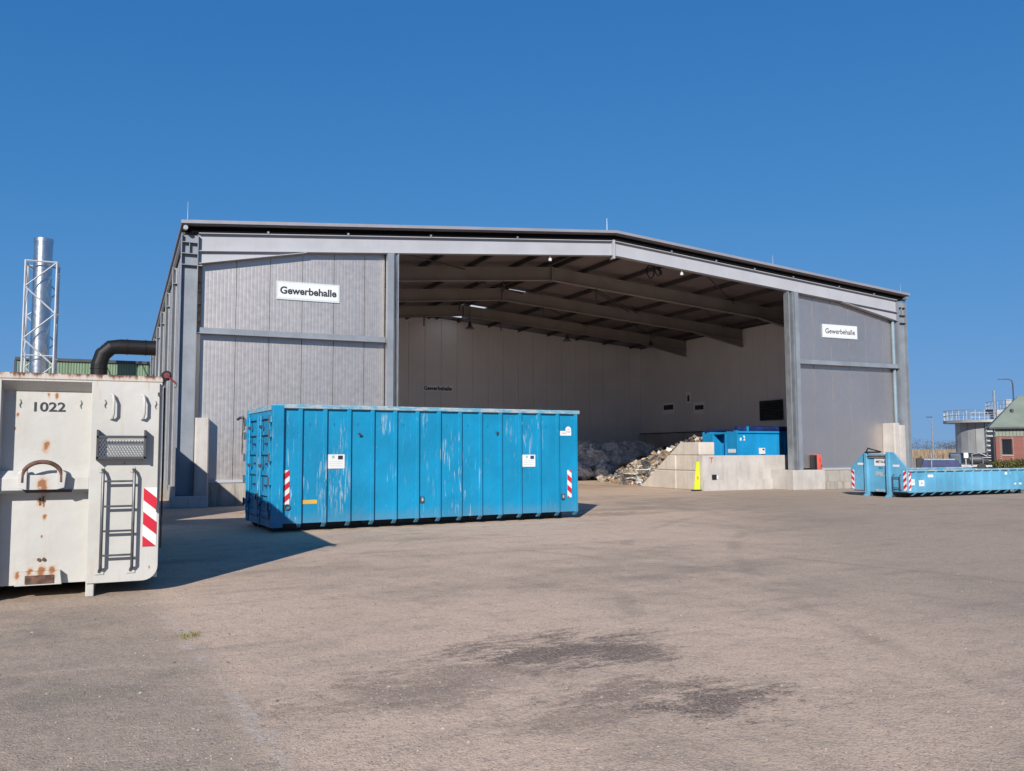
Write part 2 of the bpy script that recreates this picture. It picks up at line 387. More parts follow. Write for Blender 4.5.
# plinths (front), bases
B('plinth', M['conc_dirty'], hall, .5, 6.62, .20, .45, 0, .70, .012)
B('plinth', M['conc_dirty'], hall, 24.75, W-.5, .16, .45, 0, .78, .012)
B('plinth_base', M['conc'], hall, 23.05, 24.74, -.12, 1.155, 0, .80, .02)
B('plinth_foot', M['conc_dirty'], hall, 24.75, W-.7, -.25, .155, 0, .30, .02)
B('column_base', M['conc_dark'], hall, -.12, .9, -.18, .5, 0, .34, .02)
B('column_base', M['conc'], hall, W-.62, W+.1, -.1, .5, 0, .34, .02)
B('sill_rail', M['beam'], hall, .55, 6.3, .17, .34, .70, .78)
B('sill_rail', M['beam'], hall, 24.75, W-.55, .13, .34, .78, .86)
B('side_plinth', M['conc_dirty'], hall, .04, .24, .5, L, 0, .5, .01)
# front panels
def fp(a, b): wall_panel('wall_panel', M['panel'], (a, .32), (1, 0), (0, -1), b-a, .78, zt(a)-.32, zt(b)-.32, 9)
run('p', None, .62, 6.30, fp)
def fp2(a, b): wall_panel('wall_panel', M['panel'], (a, .32), (1, 0), (0, -1), b-a, .86, zt(a)-.32, zt(b)-.32, 9)
run('p', None, 23.72, W-.5, fp2)
# side panels (left wall outside, right wall outside), one metre each
def sp(a, b): wall_panel('side_panel', M['panel'], (.16, b), (0, -1), (-1, 0), b-a, .5, ZT-.05, ZT-.05, 5)
run('s', None, .4, L, sp)
def sp2(a, b): wall_panel('side_panel', M['panel'], (W-.42, a), (0, 1), (1, 0), b-a, .5, ZT-.05, ZT-.05, 3)
run('s', None, .4, L, sp2)
# interior lining: back wall and right wall, on concrete walls
def bp(a, b): wall_panel('lining_panel', M['panel_in'], (a, YB), (1, 0), (0, -1), b-a, 1.72, zt(a)+.1, zt(b)+.1, 4)
run('b', None, .5, W-.52, bp)
def rp(a, b): wall_panel('lining_panel', M['panel_in'], (W-.52, b), (0, -1), (-1, 0), b-a, 2.66, ZT+.1, ZT+.1, 4)
run('r', None, .5, YB, rp)
def lp(a, b): wall_panel('lining_panel', M['panel_in'], (.50, a), (0, 1), (1, 0), b-a, 1.72, ZT+.1, ZT+.1, 2)
run('l', None, .5, YB, lp, 2.0)
B('concrete_wall', M['conc_dark'], hall, .5, W-.62, YB-.12, YB+.12, 0, 1.72, .01)
B('concrete_wall', M['conc_dark'], hall, W-.74, W-.50, .5, YB, 0, 2.66, .01)
B('concrete_wall', M['conc_dark'], hall, .45, .65, .5, YB, 0, 1.72, .01)
B('wall_cap', M['darkgrey'], hall, W-.78, W-.60, 8, YB-.15, 2.66, 2.72)

# H columns: flanges face left and right, web between
def column(x0, y0, zz=ZT-.03, stiff=False, m=None, fw=.30):
    mb = MB(); m = m or M['steel']
    mb.box(x0, x0+.022, y0, y0+fw, .34, zz); mb.box(x0+.458, x0+.48, y0, y0+fw, .34, zz)
    mb.box(x0+.022, x0+.458, y0+fw*.5-.008, y0+fw*.5+.008, .34, zz-.005)
    o = mb.build('column', m, hall)
    for z in ([7.84, 7.50, 7.16, .36] if stiff else [7.5, .36]):
        B('stiffener', m, o, x0+.024, x0+.456, y0+.01, y0+fw*.5-.01, z, z+.022)
    if stiff: B('stiffener', m, o, x0+.22, x0+.24, y0+.02, y0+fw*.5-.012, 7.53, 7.835)
    return o
column(0, 0, stiff=True); column(W-.48, 0, stiff=True)
for k in range(1, 7):
    column(-.0, BAY*k-.15, ZT-.05, fw=.28)
    column(W-.48, BAY*k-.15, ZT-.05)
# left wall side girts and downpipes between columns
for k in range(6):
    for z in (): B('side_girt', M['steel'], hall, .02, .14, BAY*k+.32, BAY*(k+1)-.18, z, z+.14)
for k in (3, 5):
    MB().tube([(.06, BAY*k+.35, 8.0), (-.02, BAY*k+.35, .3)], .05, 8).build('downpipe', M['gal'], hall, True)
MB().tube([(W-.62, .22, 7.4), (W-.62, .22, 2.72)], .07, 10).build('downpipe', paint('sky_tinted_steel', (.24,.33,.40), .4), hall, True)  # galvanised post built as a pipe; its blue is reflected sky, painted in

# portal rafters with haunches
def rafter(y0, m, side, xa, depth=.56, hz=.92, hl=3.2, fw=.24, name='rafter'):
    """side -1 left half, +1 right half; xa distance of its foot from the outer wall"""
    X = (lambda x: x) if side < 0 else (lambda x: W-x)
    yc = y0+fw/2; mb = MB()
    def fl(p, q, t):   # flange strip between (x,z) points, thickness t downward
        mb.prism([(X(p[0]), p[1]), (X(q[0]), q[1]), (X(q[0]), q[1]-t), (X(p[0]), p[1]-t)], 1, y0, y0+fw)
    a, r = xa, RX
    fl((a, zt(a)), (r, zt(r)), .022)                                   # top flange
    fl((a, zt(a)-depth+.022), (r, zt(r)-depth+.022), .022)             # bottom flange
    mb.prism([(X(a), zt(a)-.02), (X(r), zt(r)-.02), (X(r), zt(r)-depth+.02), (X(a), zt(a)-depth+.02)], 1, yc-.008, yc+.008)
    # haunch below
    mb.prism([(X(a), zt(a)-depth), (X(a+hl), zt(a+hl)-depth), (X(a), zt(a)-hz)], 1, yc-.0085, yc+.0085)
    fl((a, zt(a)-hz), (a+hl, zt(a+hl)-depth-.001), .02)
    return mb.build(name, m, hall)
for sd_ in (-1, 1):
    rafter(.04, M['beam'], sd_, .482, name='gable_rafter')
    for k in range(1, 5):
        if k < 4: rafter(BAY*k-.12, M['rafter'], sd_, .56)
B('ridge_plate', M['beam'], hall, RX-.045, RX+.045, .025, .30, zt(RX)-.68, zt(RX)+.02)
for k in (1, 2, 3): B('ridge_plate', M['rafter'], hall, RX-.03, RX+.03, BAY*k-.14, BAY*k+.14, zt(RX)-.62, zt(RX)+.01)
# front girts, door posts
B('girt', M['steel'], hall, .49, 6.28, .04, .26, 5.14, 5.16); B('girt', M['steel'], hall, 23.71, W-.49, .04, .26, 5.14, 5.16)
B('girt_web', M['steel'], hall, .49, 6.28, .14, .155, 5.163, 5.33); B('girt_web', M['steel'], hall, 23.71, W-.49, .14, .155, 5.163, 5.33)
def post(x0, x1, z0, lines):
    zz = zt((x0+x1)/2)-.562
    o = B('door_post', M['steel'], hall, x0, x1, .0, .22, z0, zz)
    for a, b, y in lines: B('post_flange', M['gal'], o, a, b, y, .30, z0+.004, zz-.004)
    return o
post(6.31, 6.52, .35, [(6.55, 6.57, .06), (6.66, 6.69, .02)])
post(23.50, 23.70, .80, [(23.18, 23.21, .02), (23.29, 23.31, .10), (23.40, 23.43, .0)])
MB().tube([(23.35, .2, .81), (23.35, .2, 7.9)], .02, 8).build('door_track', M['gal'], hall, True)
# guard posts of concrete in front of the columns
def guard(x0, x1, y0, y1, h):
    mb = MB(); c = .04
    mb.prism([(x0+c, y0), (x1-c, y0), (x1, y0+c), (x1, y1), (x0, y1), (x0, y0+c)], 2, 0, h)
    return mb
tag(guard(HX+.50, HX+.90, HY-.10, HY+.312, 2.62).build('guard_post', M['conc'], bevel=.01), 'pale concrete guard post beside the corner column behind the white container', 'post', 'concrete guard posts')
tag(guard(HX+28.50, HX+28.84, HY-.32, HY+.312, 2.74).build('guard_post', M['conc'], bevel=.01), 'left half of the pale concrete guard post pair behind the low blue container', 'post', 'concrete guard posts')
tag(guard(HX+28.86, HX+29.22, HY-.28, HY+.312, 2.66).build('guard_post', M['conc'], bevel=.01), 'right half of the pale concrete guard post pair behind the low blue container', 'post', 'concrete guard posts')
# roof: purlins, roof panels of one metre, roof lights (left slope ones added), flashing, gutter
PUR = [1.6+2*k for k in range(7)]
for d in PUR+[.25]:
    for s in (-1, 1):
        x = RX+s*d
        if .3 < x < W-.3:
            z = zt(x)
            mb = MB(); mb.box(x-.05, x+.05, .10, L, z+.002, z+.19); mb.build('purlin', M['purlin'], hall)
for s in (-1, 1):
    x = RX+s*(RX-.30); MB().box(x-.06, x+.06, .1, L, ZT+.01, ZT+.19).build('eave_purlin', M['purlin'], hall)
RT = .195
def rpanel(y0, y1, xa, xb, s, mat, name):
    g_ = .004; zA = ZT+SL*xa+RT; zB = ZT+SL*xb+RT
    X = (lambda x: x) if s < 0 else (lambda x: W-x)
    pr = [(X(xa), zA), (X(xb), zB), (X(xb), zB+.08), (X(xa), zA+.08)]
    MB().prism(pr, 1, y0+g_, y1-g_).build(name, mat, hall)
g = G('translucent_roof_light'); tr = g.n('ShaderNodeBsdfTranslucent'); tr.inputs[0].default_value = (.86,.88,.86,1)
g.l(tr.outputs[0], g.out.inputs[0]); M['skylight'] = g.mat
SKY = {11, 16, 19}; SKY_ADDED = set(range(2, 20)) - {5, 10, 15}  # second set: unseen left-slope roof lights, added to brighten the hall inside
for k in range(31):
    y0 = -.15+k*1.0; y1 = y0+1.0
    if k in SKY_ADDED:
        rpanel(y0, y1, -.02, .9, -1, M['roof'], 'roof_panel'); rpanel(y0+.02, y1-.02, .9, 6.4, -1, M['skylight'], 'ridge_or_added_roof_light'); rpanel(y0, y1, 6.4, RX-.02, -1, M['roof'], 'roof_panel')
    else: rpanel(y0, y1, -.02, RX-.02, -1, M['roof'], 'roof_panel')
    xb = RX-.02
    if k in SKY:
        rpanel(y0+.02, y1-.02, RX-1.55, RX-.02, 1, M['skylight'], 'ridge_or_added_roof_light'); xb = RX-1.55
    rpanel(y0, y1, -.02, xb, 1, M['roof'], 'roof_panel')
for s in (-1, 1):
    X = (lambda x: x) if s < 0 else (lambda x: W-x)
    a = -.03; zA = ZT+SL*a+RT; zB = ZT+SL*RX+RT
    MB().prism([(X(a), zA+.03), (X(RX), zB+.03), (X(RX), zB+.13), (X(a), zA+.13)], 1, -.20, -.155).build('verge_flashing', M['flash'], hall)
    MB().prism([(X(a), zA+.082), (X(RX), zB+.082), (X(RX), zB+.13), (X(a), zA+.13)], 1, -.154, .2).build('verge_cap', M['flash'], hall)
    MB().prism([(X(.0), ZT+.004), (X(RX), zt(RX)+.004), (X(RX), zB-.003), (X(.0), zA-.003)], 1, .05, .07).build('gap_shade_strip', M['gap_shade'], hall)  # black strip standing in for the deep shade between gable beam and roof
    x = X(.10)
    MB().tube([(x, -.16, ZT+.115), (x, L, ZT+.115)], .07, 10).build('gutter', M['gal'], hall, True)
for x, y, h in ((.15, -.1, .6), (6.9, 5, .6), (RX-.25, .1, .55), (22.5, .1, .5), (W-.2, .1, .5), (11, 12, .8)):
    zb = zt(x)+RT+.1
    MB().tube([(x, y, zb), (x, y, zb+h)], [.008, .004], 6).build('lightning_rod', M['gal'], hall)
for x in (2.5, 5.0, 7.8, 11, 17.5, 19.6, 21.5, 23.5, 26, 28):
    B('purlin_clip', M['gal'], hall, x-.03, x+.03, .02, .10, zt(x)+.002, zt(x)+.07)
# wind bracing rods and hangers under the roof
rods = [((RX+4, BAY*.02+.4), (RX+9.5, BAY-.2)), ((RX-9.5, .4), (RX-4, BAY-.2)), ((RX-5, BAY+.2), (RX+1, 2*BAY-.2)), ((RX+1.0, BAY+.2), (RX+7.5, 2*BAY-.2)),
        ((RX+7.5, BAY+.2), (RX+13, 2*BAY-.2)), ((RX+7, 2*BAY-.2), (RX+1, BAY+.3)), ((RX+1, 2*BAY+.2), (RX+7.5, 3*BAY-.2)), ((RX+6, 2*BAY+.2), (RX+12, 3*BAY-.2))]
for (xa, ya), (xb, yb) in rods:
    MB().tube([(xa, ya, zt(xa)-.12), (xb, yb, zt(xb)-.12)], .028, 6).build('brace_rod', M['purlin'], hall)
for k in (1, 2, 3):
    for x in (RX-2.2, RX+2.2):
        MB().tube([(x, BAY*k, zt(x)-.5), (x, BAY*k, zt(x)-1.05)], .03, 6).build('hanger', M['purlin'], hall)
B('wall_louvre', M['darkgrey'], hall, W-.62, W-.54, 7.3, 9.0, 3.15, 4.2)
for k in range(8):
    MB().prism([(W-.63, 3.2+k*.12), (W-.68, 3.2+k*.12+.02), (W-.63, 3.2+k*.12+.08)], 1, 7.34, 8.96).build('louvre_slat', M['darkgrey'], hall)

# bay lights, floodlights, cable coil hang from the hall
def bay_light(x, y, drop, label):
    z0 = zt(x)-.05; t = thing('bay_light', label, 'lamp', (HX+x, HY+y, z0-drop), 0, 'lamps under the hall roof')
    MB().tube([(0,0,.25), (0,0,drop)], .015, 6).build('suspension_rod', M['darkgrey'], t)
    MB().tube([(0,0,.05), (0,0,.28)], [.11, .07], 10).build('lamp_housing', M['darkgrey'], t, True)
    MB().tube([(0,0,-.10), (0,0,-.04), (0,0,.06)], [.26, .22, .10], 16).build('reflector', M['gal'], t, True)
bay_light(RX+.2, 15.0, 1.15, 'lamp hanging lowest, near the top of the back wall')
bay_light(RX+6.5, 15.9, .85, 'round lamp under the roof above the middle of the back wall')
bay_light(RX+11.3, 14.6, .75, 'round lamp under the roof beside the right interior wall')
for x, lab in ((12.35, 'small white floodlight under the gable beam left of the ridge'), (18.05, 'small white floodlight under the gable beam right of the ridge')):
    t = thing('floodlight', lab, 'lamp', (HX+x, HY+.18, zt(x)-.562), 0, 'white floodlights under the gable beam')
    MB().tube([(0,0,0), (0,0,-.12)], .02, 6).build('bracket', M['signwhite'], t)
    MB().box(-.045, .045, -.04, .04, -.20, -.10).build('lamp_body', M['signwhite'], t, bevel=.01)
t = thing('cable_coil', 'black cable coil hanging under the gable beam right of the ridge', 'cable', (HX+17.0, HY+.75, 8.78))
for dx, r, ph in ((0, .26, 0), (.30, .20, .5), (.42, .17, 1.1)):
    pts = [(dx+math.cos(a+ph)*r*.62, .02*math.sin(3*a), -r+math.sin(a)*r) for a in [2*math.pi*k/20 for k in range(20)]]
    MB().tube(pts, .026, 6, closed=True).build('cable_loop', M['black'], t, True)

# signs
def sign(x0, x1, z0, z1, y, label, s, size, bold, margin=.05, group='hall name signs', sx=1.0):
    t = thing('name_sign', label, 'sign', (HX+(x0+x1)/2, HY+y, (z0+z1)/2), 0, group)
    w_, h_ = (x1-x0)/2, (z1-z0)/2
    B('sign_board', M['signpale'] if y < 5 else M['signbright'], t, -w_, w_, 0, .025, -h_, h_)
    B('sign_face', M['signwhite'] if y < 5 else M['signbright'], t, -w_+margin, w_-margin, -.004, -.0005, -h_+margin, h_-margin)
    text(s, size, M['ink'], t, (0, -.006, -.01), FACE_FRONT, bold=bold, sx=sx)
sign(2.82, 4.80, 6.37, 6.95, .285, 'white sign reading Gewerbehalle on the left front wall of the hall', 'Gewerbehalle', .315, .010)
sign(25.24, 27.20, 6.33, 6.90, .285, 'white sign reading Gewerbehalle on the right front wall of the hall', 'Gewerbehalle', .30, .003, .02)
sign(14.35, 16.22, 5.12, 5.47, YB-.03, 'long dim sign reading Gewerbehalle on the back wall inside', 'Gewerbehalle', .31, .012, .03)
def side_sign(y0, y1, z0, z1, label, marks):
    t = thing('notice_board', label, 'sign', (HX+W-.53, HY+(y0+y1)/2, (z0+z1)/2), 0, 'notices on the right interior wall')
    a, b = (y1-y0)/2, (z1-z0)/2
    B('board', M['signbright'], t, -.025, 0, -a, a, -b, b)
    for (p, q, r_, s_) in marks: B('print', M['ink'], t, -.028, -.0255, p*a, q*a, r_*b, s_*b)
side_sign(16.76, 18.03, 3.85, 4.55, 'left one of the two white notices on the dark right interior wall', [(-.8,.8,-.2,.65)])
side_sign(13.8, 14.85, 3.75, 4.45, 'right one of the two white notices on the dark right interior wall', [(-.85,.7,-.3,.45)])
side_sign(15.1, 15.55, 4.4, 5.1, 'small upright pictogram notice above the two white notices inside', [(-.45,.45,-.6,.35),(-.15,.15,.35,.6)])
# notice and red box by the right door post
t = thing('door_notice', 'narrow white notice strip beside the right door post', 'sign', (HX+23.76, HY+.285, 1.15))
B('board', M['signwhite'], t, 0, .20, 0, .02, -.30, .32)
B('print', M['blue_note'], t, .06, .14, -.003, -.0005, -.1, -.02)
t = thing('extinguisher_box', 'faded red fire extinguisher box hanging low on the right front wall', 'extinguisher box', (HX+24.34, HY-.0, .68))
B('box_body', M['black'], t, -.02, .12, .03, .28, 0, .72); B('box_shell', M['orange_red'], t, .121, .36, .0, .28, .02, .74, .03)
B('box_door', M['orange_red'], t, .14, .34, -.02, -.002, .06, .70, .008)
B('door_window', M['red'], t, .21, .26, -.026, -.021, .42, .58); B('latch', M['black'], t, .28, .31, -.03, -.021, .24, .32)
B('box_foot', M['black'], t, .03, .24, .03, .27, -.14, -.002)

# ------------------------------------------------------------------ hazard marker: white plate with separate red stripes
def marker(parent, x0, x1, z0, z1, y, lean, n=3, face='front', ph=.15):
    """plate in a plane y=const (face front) or x=const (face left); lean +1: stripes rise to the right"""
    wd, ht = x1-x0, z1-z0
    def P(u, v, d): return (x0+u, y-d, z0+v) if face == 'front' else (y-d, x0+u, z0+v)
    mb = MB()
    mb.add([P(0,0,.002), P(wd,0,.002), P(wd,ht,.002), P(0,ht,.002), P(0,0,-.004), P(wd,0,-.004), P(wd,ht,-.004), P(0,ht,-.004)],
           [(0,1,2,3),(7,6,5,4),(0,4,5,1),(1,5,6,2),(2,6,7,3),(3,7,4,0)])
    o = mb.build('hazard_marker', M['refwhite'], parent)
    st = ht/n; bw = st*.52; rise = wd*.85
    for k in range(-1, int(n)+2):
        b0 = k*st + ph*st
        l0, r0 = (b0, b0+rise) if lean > 0 else (b0+rise, b0)
        poly = [(0, l0), (wd, r0), (wd, r0+bw), (0, l0+bw)]
        # clip to 0..ht
        def clip(poly, keep, cut):
            out = []
            for i in range(len(poly)):
                a, b = poly[i-1], poly[i]
                if keep(b):
                    if not keep(a): out.append(cut(a, b))
                    out.append(b)
                elif keep(a): out.append(cut(a, b))
            return out
        def at_v(v): return lambda a, b: (a[0]+(b[0]-a[0])*(v-a[1])/(b[1]-a[1]), v)
        poly = clip(poly, lambda p: p[1] >= 0, at_v(0))
        if len(poly) > 2: poly = clip(poly, lambda p: p[1] <= ht, at_v(ht))
        if len(poly) > 2:
            m2 = MB(); k_ = len(poly)
            m2.add([P(u, v, .005) for u, v in poly]+[P(u, v, .0025) for u, v in poly], [tuple(range(k_)), tuple(range(2*k_-1, k_-1, -1))]+[(i, k_+i, k_+(i+1) % k_, (i+1) % k_) for i in range(k_)])
            m2.build('red_stripe', M['red'], o)
    return o

# ------------------------------------------------------------------ white container 1022 (world X -2.0..0.4, front Y 10.75)
WL = 7.3
wc = thing('roll_off_container', 'rusty white roll-off container numbered 1022 with ladder and hook bar', 'container', (-.80, 10.75, 0))
def rounded(x0, x1, z0, z1, r, right=True, n=6):
    pts = [(x0, z1), (x0, z0)]
    if right:
        pts += [(x1-r+r*math.sin(a), z0+r-r*math.cos(a)) for a in [math.pi/2*k/n for k in range(n+1)]]
        pts += [(x1, z1)]
    return pts
# right front plate (local x .46..1.2), left one mirrored
for s in (1, -1):
    pl = [(s*x, z) for x, z in rounded(.46 if s > 0 else .425, 1.2, .145, 2.425, .16)]
    MB().prism(pl, 1, 0, .06).build('front_plate', M['white'], wc, bevel=.006)
B('top_rail', M['white'], wc, -1.205, 1.205, -.012, .09, 2.42, 2.49, .01)
# recess: side cheeks, sloped soffit, back plate
RD = .18; RA, RB = -.425, .46
for xc in (-.465, .461): B('recess_cheek', M['white'], wc, xc, xc+.04, .062, RD, .15, 2.42)
MB().prism([(.0, 2.418), (.0, 2.40), (RD-.005, 2.30), (RD-.005, 2.418)], 0, -.424, .459).build('recess_soffit', M['white'], wc)
B('recess_back', M['white'], wc, -.424, .459, RD, RD+.05, .15, 2.40)
# hook beam with bracket and hook bar
hb = MB(); hb.prism([(RD-.002, 1.17), (.05, 1.18), (.05, 1.33), (.12, 1.41), (RD-.002, 1.41)], 0, -.424, .459)
hb.build('hook_beam', M['white'], wc, bevel=.006)
B('beam_shade_strip', M['darkgrey'], wc, -.42, .455, .032, .048, 1.165, 1.195)  # dark strip standing in for the shadow along the beam's lower edge
for s in (1, -1):
    br = MB().prism([(s*.145, 1.20), (s*.22, 1.22), (s*.235, 1.38), (s*.17, 1.43), (s*.145, 1.43)], 1, -.07, .048)
    br.build('hook_bracket', M['white'], wc, bevel=.005)
B('hook_plate', M['white'], wc, -.144, .144, -.03, .031, 1.20, 1.36, .004)
pts = [(.185*math.cos(a), -.05-.02*math.sin(a), 1.36+.145*math.sin(a)) for a in [math.pi*k/14 for k in range(15)]]
MB().tube([(.187, -.05, 1.28)]+pts+[(-.187, -.05, 1.28)], .024, 10).build('hook_bar', M['rust'], wc, True)
# lower bracket
lb = MB(); lb.prism([(-.24, .15), (.22, .15), (.20, .30), (-.20, .30)], 1, RD-.10, RD-.002); lb.build('lower_bracket', M['white'], wc, bevel=.005)
B('lower_plate', M['rust'], wc, -.14, .14, RD-.112, RD-.102, .17, .26)
for dx in (-.02, .03):
    for z in (.42,): MB().tube([(dx, RD-.002, z), (dx, RD-.02, z)], .018, 8).build('bolt_head', M['rust'], wc)
for dx, z in ((-.03, 1.08), (.0, 1.10)): B('torn_slot', M['rust'], wc, dx-.008, dx+.012, RD-.006, RD-.001, z-.06, z+.02)
text('1022', .145, M['ink'], wc, (.02, RD-.003, 2.115), FACE_FRONT, bold=.003, sx=1.2)
# hull behind
B('hull_side', M['white'], wc, 1.15, 1.195, .062, WL, .17, 2.42); B('hull_side', M['white'], wc, -1.195, -1.15, .062, WL, .17, 2.42)
B('hull_end', M['white'], wc, -1.149, 1.149, WL-.05, WL, .17, 2.42); B('hull_floor', M['white'], wc, -1.149, 1.149, RD+.06, WL-.06, .17, .22)
for s in (1, -1):
    B('hull_rail', M['white'], wc, min(s*1.10, s*1.205), max(s*1.10, s*1.205), .10, WL, 2.422, 2.488, .008)
    B('skid_rail', M['white'], wc, min(s*.46, s*.545), max(s*.46, s*.545), .02, WL, 0, .148, .01)
for k in range(12):
    y = .5+k*.58
    B('hull_rib', M['white'], wc, 1.196, 1.215, y, y+.08, .2, 2.41)
# front furniture on the right plate
for x in (.665, .985):
    MB().tube([(x, .0, 2.27), (x+.015, -.05, 2.255), (x+.025, -.075, 2.20), (x+.025, -.075, 2.05), (x+.015, -.05, 2.0), (x, .0, 1.985)], .016, 8).build('grab_handle', M['white'], wc, True)
lm_ = paint('hook_grey', (.22,.21,.20), .6)
for x, y in ((.60, -.008), (1.13, -.008), (.345, RD-.008), (-.26, RD-.008)):
    MB().tube([(x, y+.004, 2.20), (x+.008, y-.004, 2.17), (x-.006, y-.004, 2.14), (x+.006, y+.004, 2.11)], .005, 5).build('tie_hook', lm_, wc)
# step basket with wire mesh
sb = MB()
for z in (1.53, 1.765): sb.box(.525, 1.04, -.12, -.10, z, z+.030)
for x in (.525, 1.015): sb.box(x, x+.025, -.12, -.002, 1.515, 1.86)
sb.box(.551, 1.014, -.10, -.002, 1.53, 1.542)
sbo = sb.build('step_basket', M['darkgrey'], wc, bevel=.003)
wm = MB()
n = 15
for k in range(-4, n+1):
    xa, xb = .55+k*.465/n, .55+k*.465/n+.12
    for (a, b) in ((xa, xb), (xb, xa)):
        p, q = [a, 1.56], [b, 1.765]
        for u, v in ((p, q), (q, p)):
            if u[0] < .55: t_ = (.55-u[0])/(v[0]-u[0]); u[1] += (v[1]-u[1])*t_; u[0] = .55
            if u[0] > 1.014: t_ = (1.014-u[0])/(v[0]-u[0]); u[1] += (v[1]-u[1])*t_; u[0] = 1.014
        if abs(p[0]-q[0]) > .004: wm.tube([(p[0], -.112, p[1]), (q[0], -.112, q[1])], .003, 4)
wm.build('wire_mesh', M['gal'], sbo)
# ladder
lm = paint('ladder_grey', (.11,.115,.125), .45, .4, var=.2, scale=8)
for x in (.605, .925):
    MB().tube([(x-.01, -.005, 1.41), (x, -.05, 1.40), (x, -.085, 1.36), (x, -.085, .36), (x, -.05, .31), (x-.01, -.005, .29)], .017, 8).build('ladder_rail', lm, wc, True)
    B('ladder_foot', M['white'], wc, x-.055, x+.035, -.012, -.001, .24, .31, .003)
    MB().tube([(x-.015, -.012, .275), (x-.015, -.024, .275)], .014, 8).build('ladder_bolt', M['darkgrey'], wc)
    MB().tube([(x-.03, -.012, 1.42), (x-.03, -.004, 1.42)], .04, 10).build('ladder_lug', M['white'], wc)
for z in (1.27, .99, .715, .445):
    B('ladder_rung', lm, wc, .61, .92, -.098, -.072, z, z+.022, .003)
marker(wc, 1.03, 1.175, .53, 1.20, -.003, -1, n=2.45, ph=.48)
MB().tube([(1.175, -.02, 2.40), (1.178, -.025, 1.0), (1.178, -.02, .95)], .008, 6).build('release_cable', M['darkgrey'], wc, True)
B('cable_clamp', M['darkgrey'], wc, 1.15, 1.19, -.03, -.013, 2.26, 2.30); B('cable_grip', M['darkgrey'], wc, 1.165, 1.19, -.035, -.012, .92, 1.0)
MB().tube([(1.225, .05, 2.36), (1.228, .05, 1.2), (1.225, .05, .5)], .012, 6).build('drain_hose', M['black'], wc, True)
# tarpaulin crank
crank = paint('dull_red', (.22,.035,.045), .5)
ck = MB().tube([(1.24, .06, 2.50), (1.24, -.03, 2.50)], .058, 16).build('tarp_winch', M['black'], wc, True)
MB().tube([(1.24, -.035, 2.50), (1.24, -.055, 2.50)], .034, 12).build('winch_hub', crank, ck, True)
MB().tube([(1.24, -.05, 2.50), (1.345, -.06, 2.405)], .011, 8).build('crank_arm', crank, ck, True)
MB().tube([(1.345, -.06, 2.405), (1.345, -.06, 2.37), (1.325, -.06, 2.36)], .009, 6).build('crank_handle', M['darkgrey'], ck, True)
MB().tube([(1.225, .10, 2.50), (1.225, WL-.1, 2.50)], .045, 10).build('tarp_roll', M['darkgrey'], wc, True)

# second container standing behind it in the same row (casts the shadow at the hall corner)
w2 = thing('roll_off_container', 'white roll-off container hidden behind the numbered one, casting shade on the hall', 'container', (-.80, 20.9, 0), 0)
B('hull_side', M['white'], w2, 1.15, 1.2, 0, 5.9, .17, 2.55); B('hull_side', M['white'], w2, -1.2, -1.15, 0, 5.9, .17, 2.55)
B('hull_end', M['white'], w2, -1.149, 1.149, 0, .05, .17, 2.55); B('hull_end', M['white'], w2, -1.149, 1.149, 5.85, 5.9, .17, 2.55)
B('hull_floor', M['white'], w2, -1.149, 1.149, .06, 5.84, .17, .22)
for s in (1, -1):
    B('hull_rail', M['white'], w2, min(s*1.10, s*1.205), max(s*1.10, s*1.205), 0, 5.9, 2.552, 2.61, .008)
    B('skid_rail', M['white'], w2, min(s*.46, s*.54), max(s*.46, s*.54), 0, 5.9, 0, .168)

# ------------------------------------------------------------------ big blue container (local x along its length, y depth)
bc = thing('roll_off_container', 'tall scratched blue roll-off container with upright ribs in front of the hall', 'container', (2.73, 17.50, 0), rad(4.2))
BL, BW, BH = 7.26, 2.42, 2.57
ribx = [.54+.5105*k for k in range(14)]
B('side_wall', M['blue'], bc, .14, BL-.02, .06, .10, .17, 2.48); B('side_wall', M['blue'], bc, .14, BL-.02, BW-.10, BW-.06, .17, 2.48)
B('end_wall', M['blue'], bc, BL-.10, BL-.05, .101, BW-.101, .17, 2.48); B('floor_plate', M['blue'], bc, .05, BL-.05, .101, BW-.101, .17, .22)
for y0, y1 in ((-.015, .115), (BW-.115, BW+.015)): B('top_rail', M['rail'], bc, .0, BL+.02, y0, y1, 2.482, BH, .015)
B('top_rail', M['rail'], bc, BL-.12, BL+.018, .118, BW-.118, 2.484, BH-.002, .015)
rb = MB(); w1, w2_ = .055, .038
def rib_mesh(z0, z1):
    mb = MB()
    vs = []
    for z in (z0, z1):
        vs += [(-w1, .06, z), (-w2_, 0, z), (w2_, 0, z), (w1, .06, z)]
    mb.add(vs, [(0,3,2,1), (4,5,6,7), (0,1,5,4), (1,2,6,5), (2,3,7,6), (3,0,4,7)])
    # foot that turns in under the floor
    mb.add([(-w2_, .0, z0), (w2_, .0, z0), (w2_, .05, z0), (-w2_, .05, z0), (-w2_, .10, z0-.085), (w2_, .10, z0-.085), (w2_, .16, z0-.085), (-w2_, .16, z0-.085)],
           [(0,1,2,3), (4,7,6,5), (0,4,5,1), (1,5,6,2), (2,6,7,3), (3,7,4,0)])
    return mb.mesh('rib', M['blue'])
rm = rib_mesh(.165, 2.48)
for x in ribx:
    o = link('rib', rm, bc, .004); o.location = (x, 0, 0)
    o = link('rib', rm, bc, .004); o.location = (x, BW, 0); o.rotation_euler = (0, 0, math.pi)
for y in (.67, 1.66): B('skid_rail', M['darkgrey'], bc, .1, BL-.1, y, y+.09, 0, .169, .005)
for k in range(8): B('cross_member', M['darkgrey'], bc, .3+k*.85, .38+k*.85, .45, BW-.45, .09, .168)
for y in (.42, BW-.52):
    ro = MB().tube([(.12, y, .10), (.12, y+.14, .10)], .10, 16).build('roller', M['darkgrey'], bc, True)
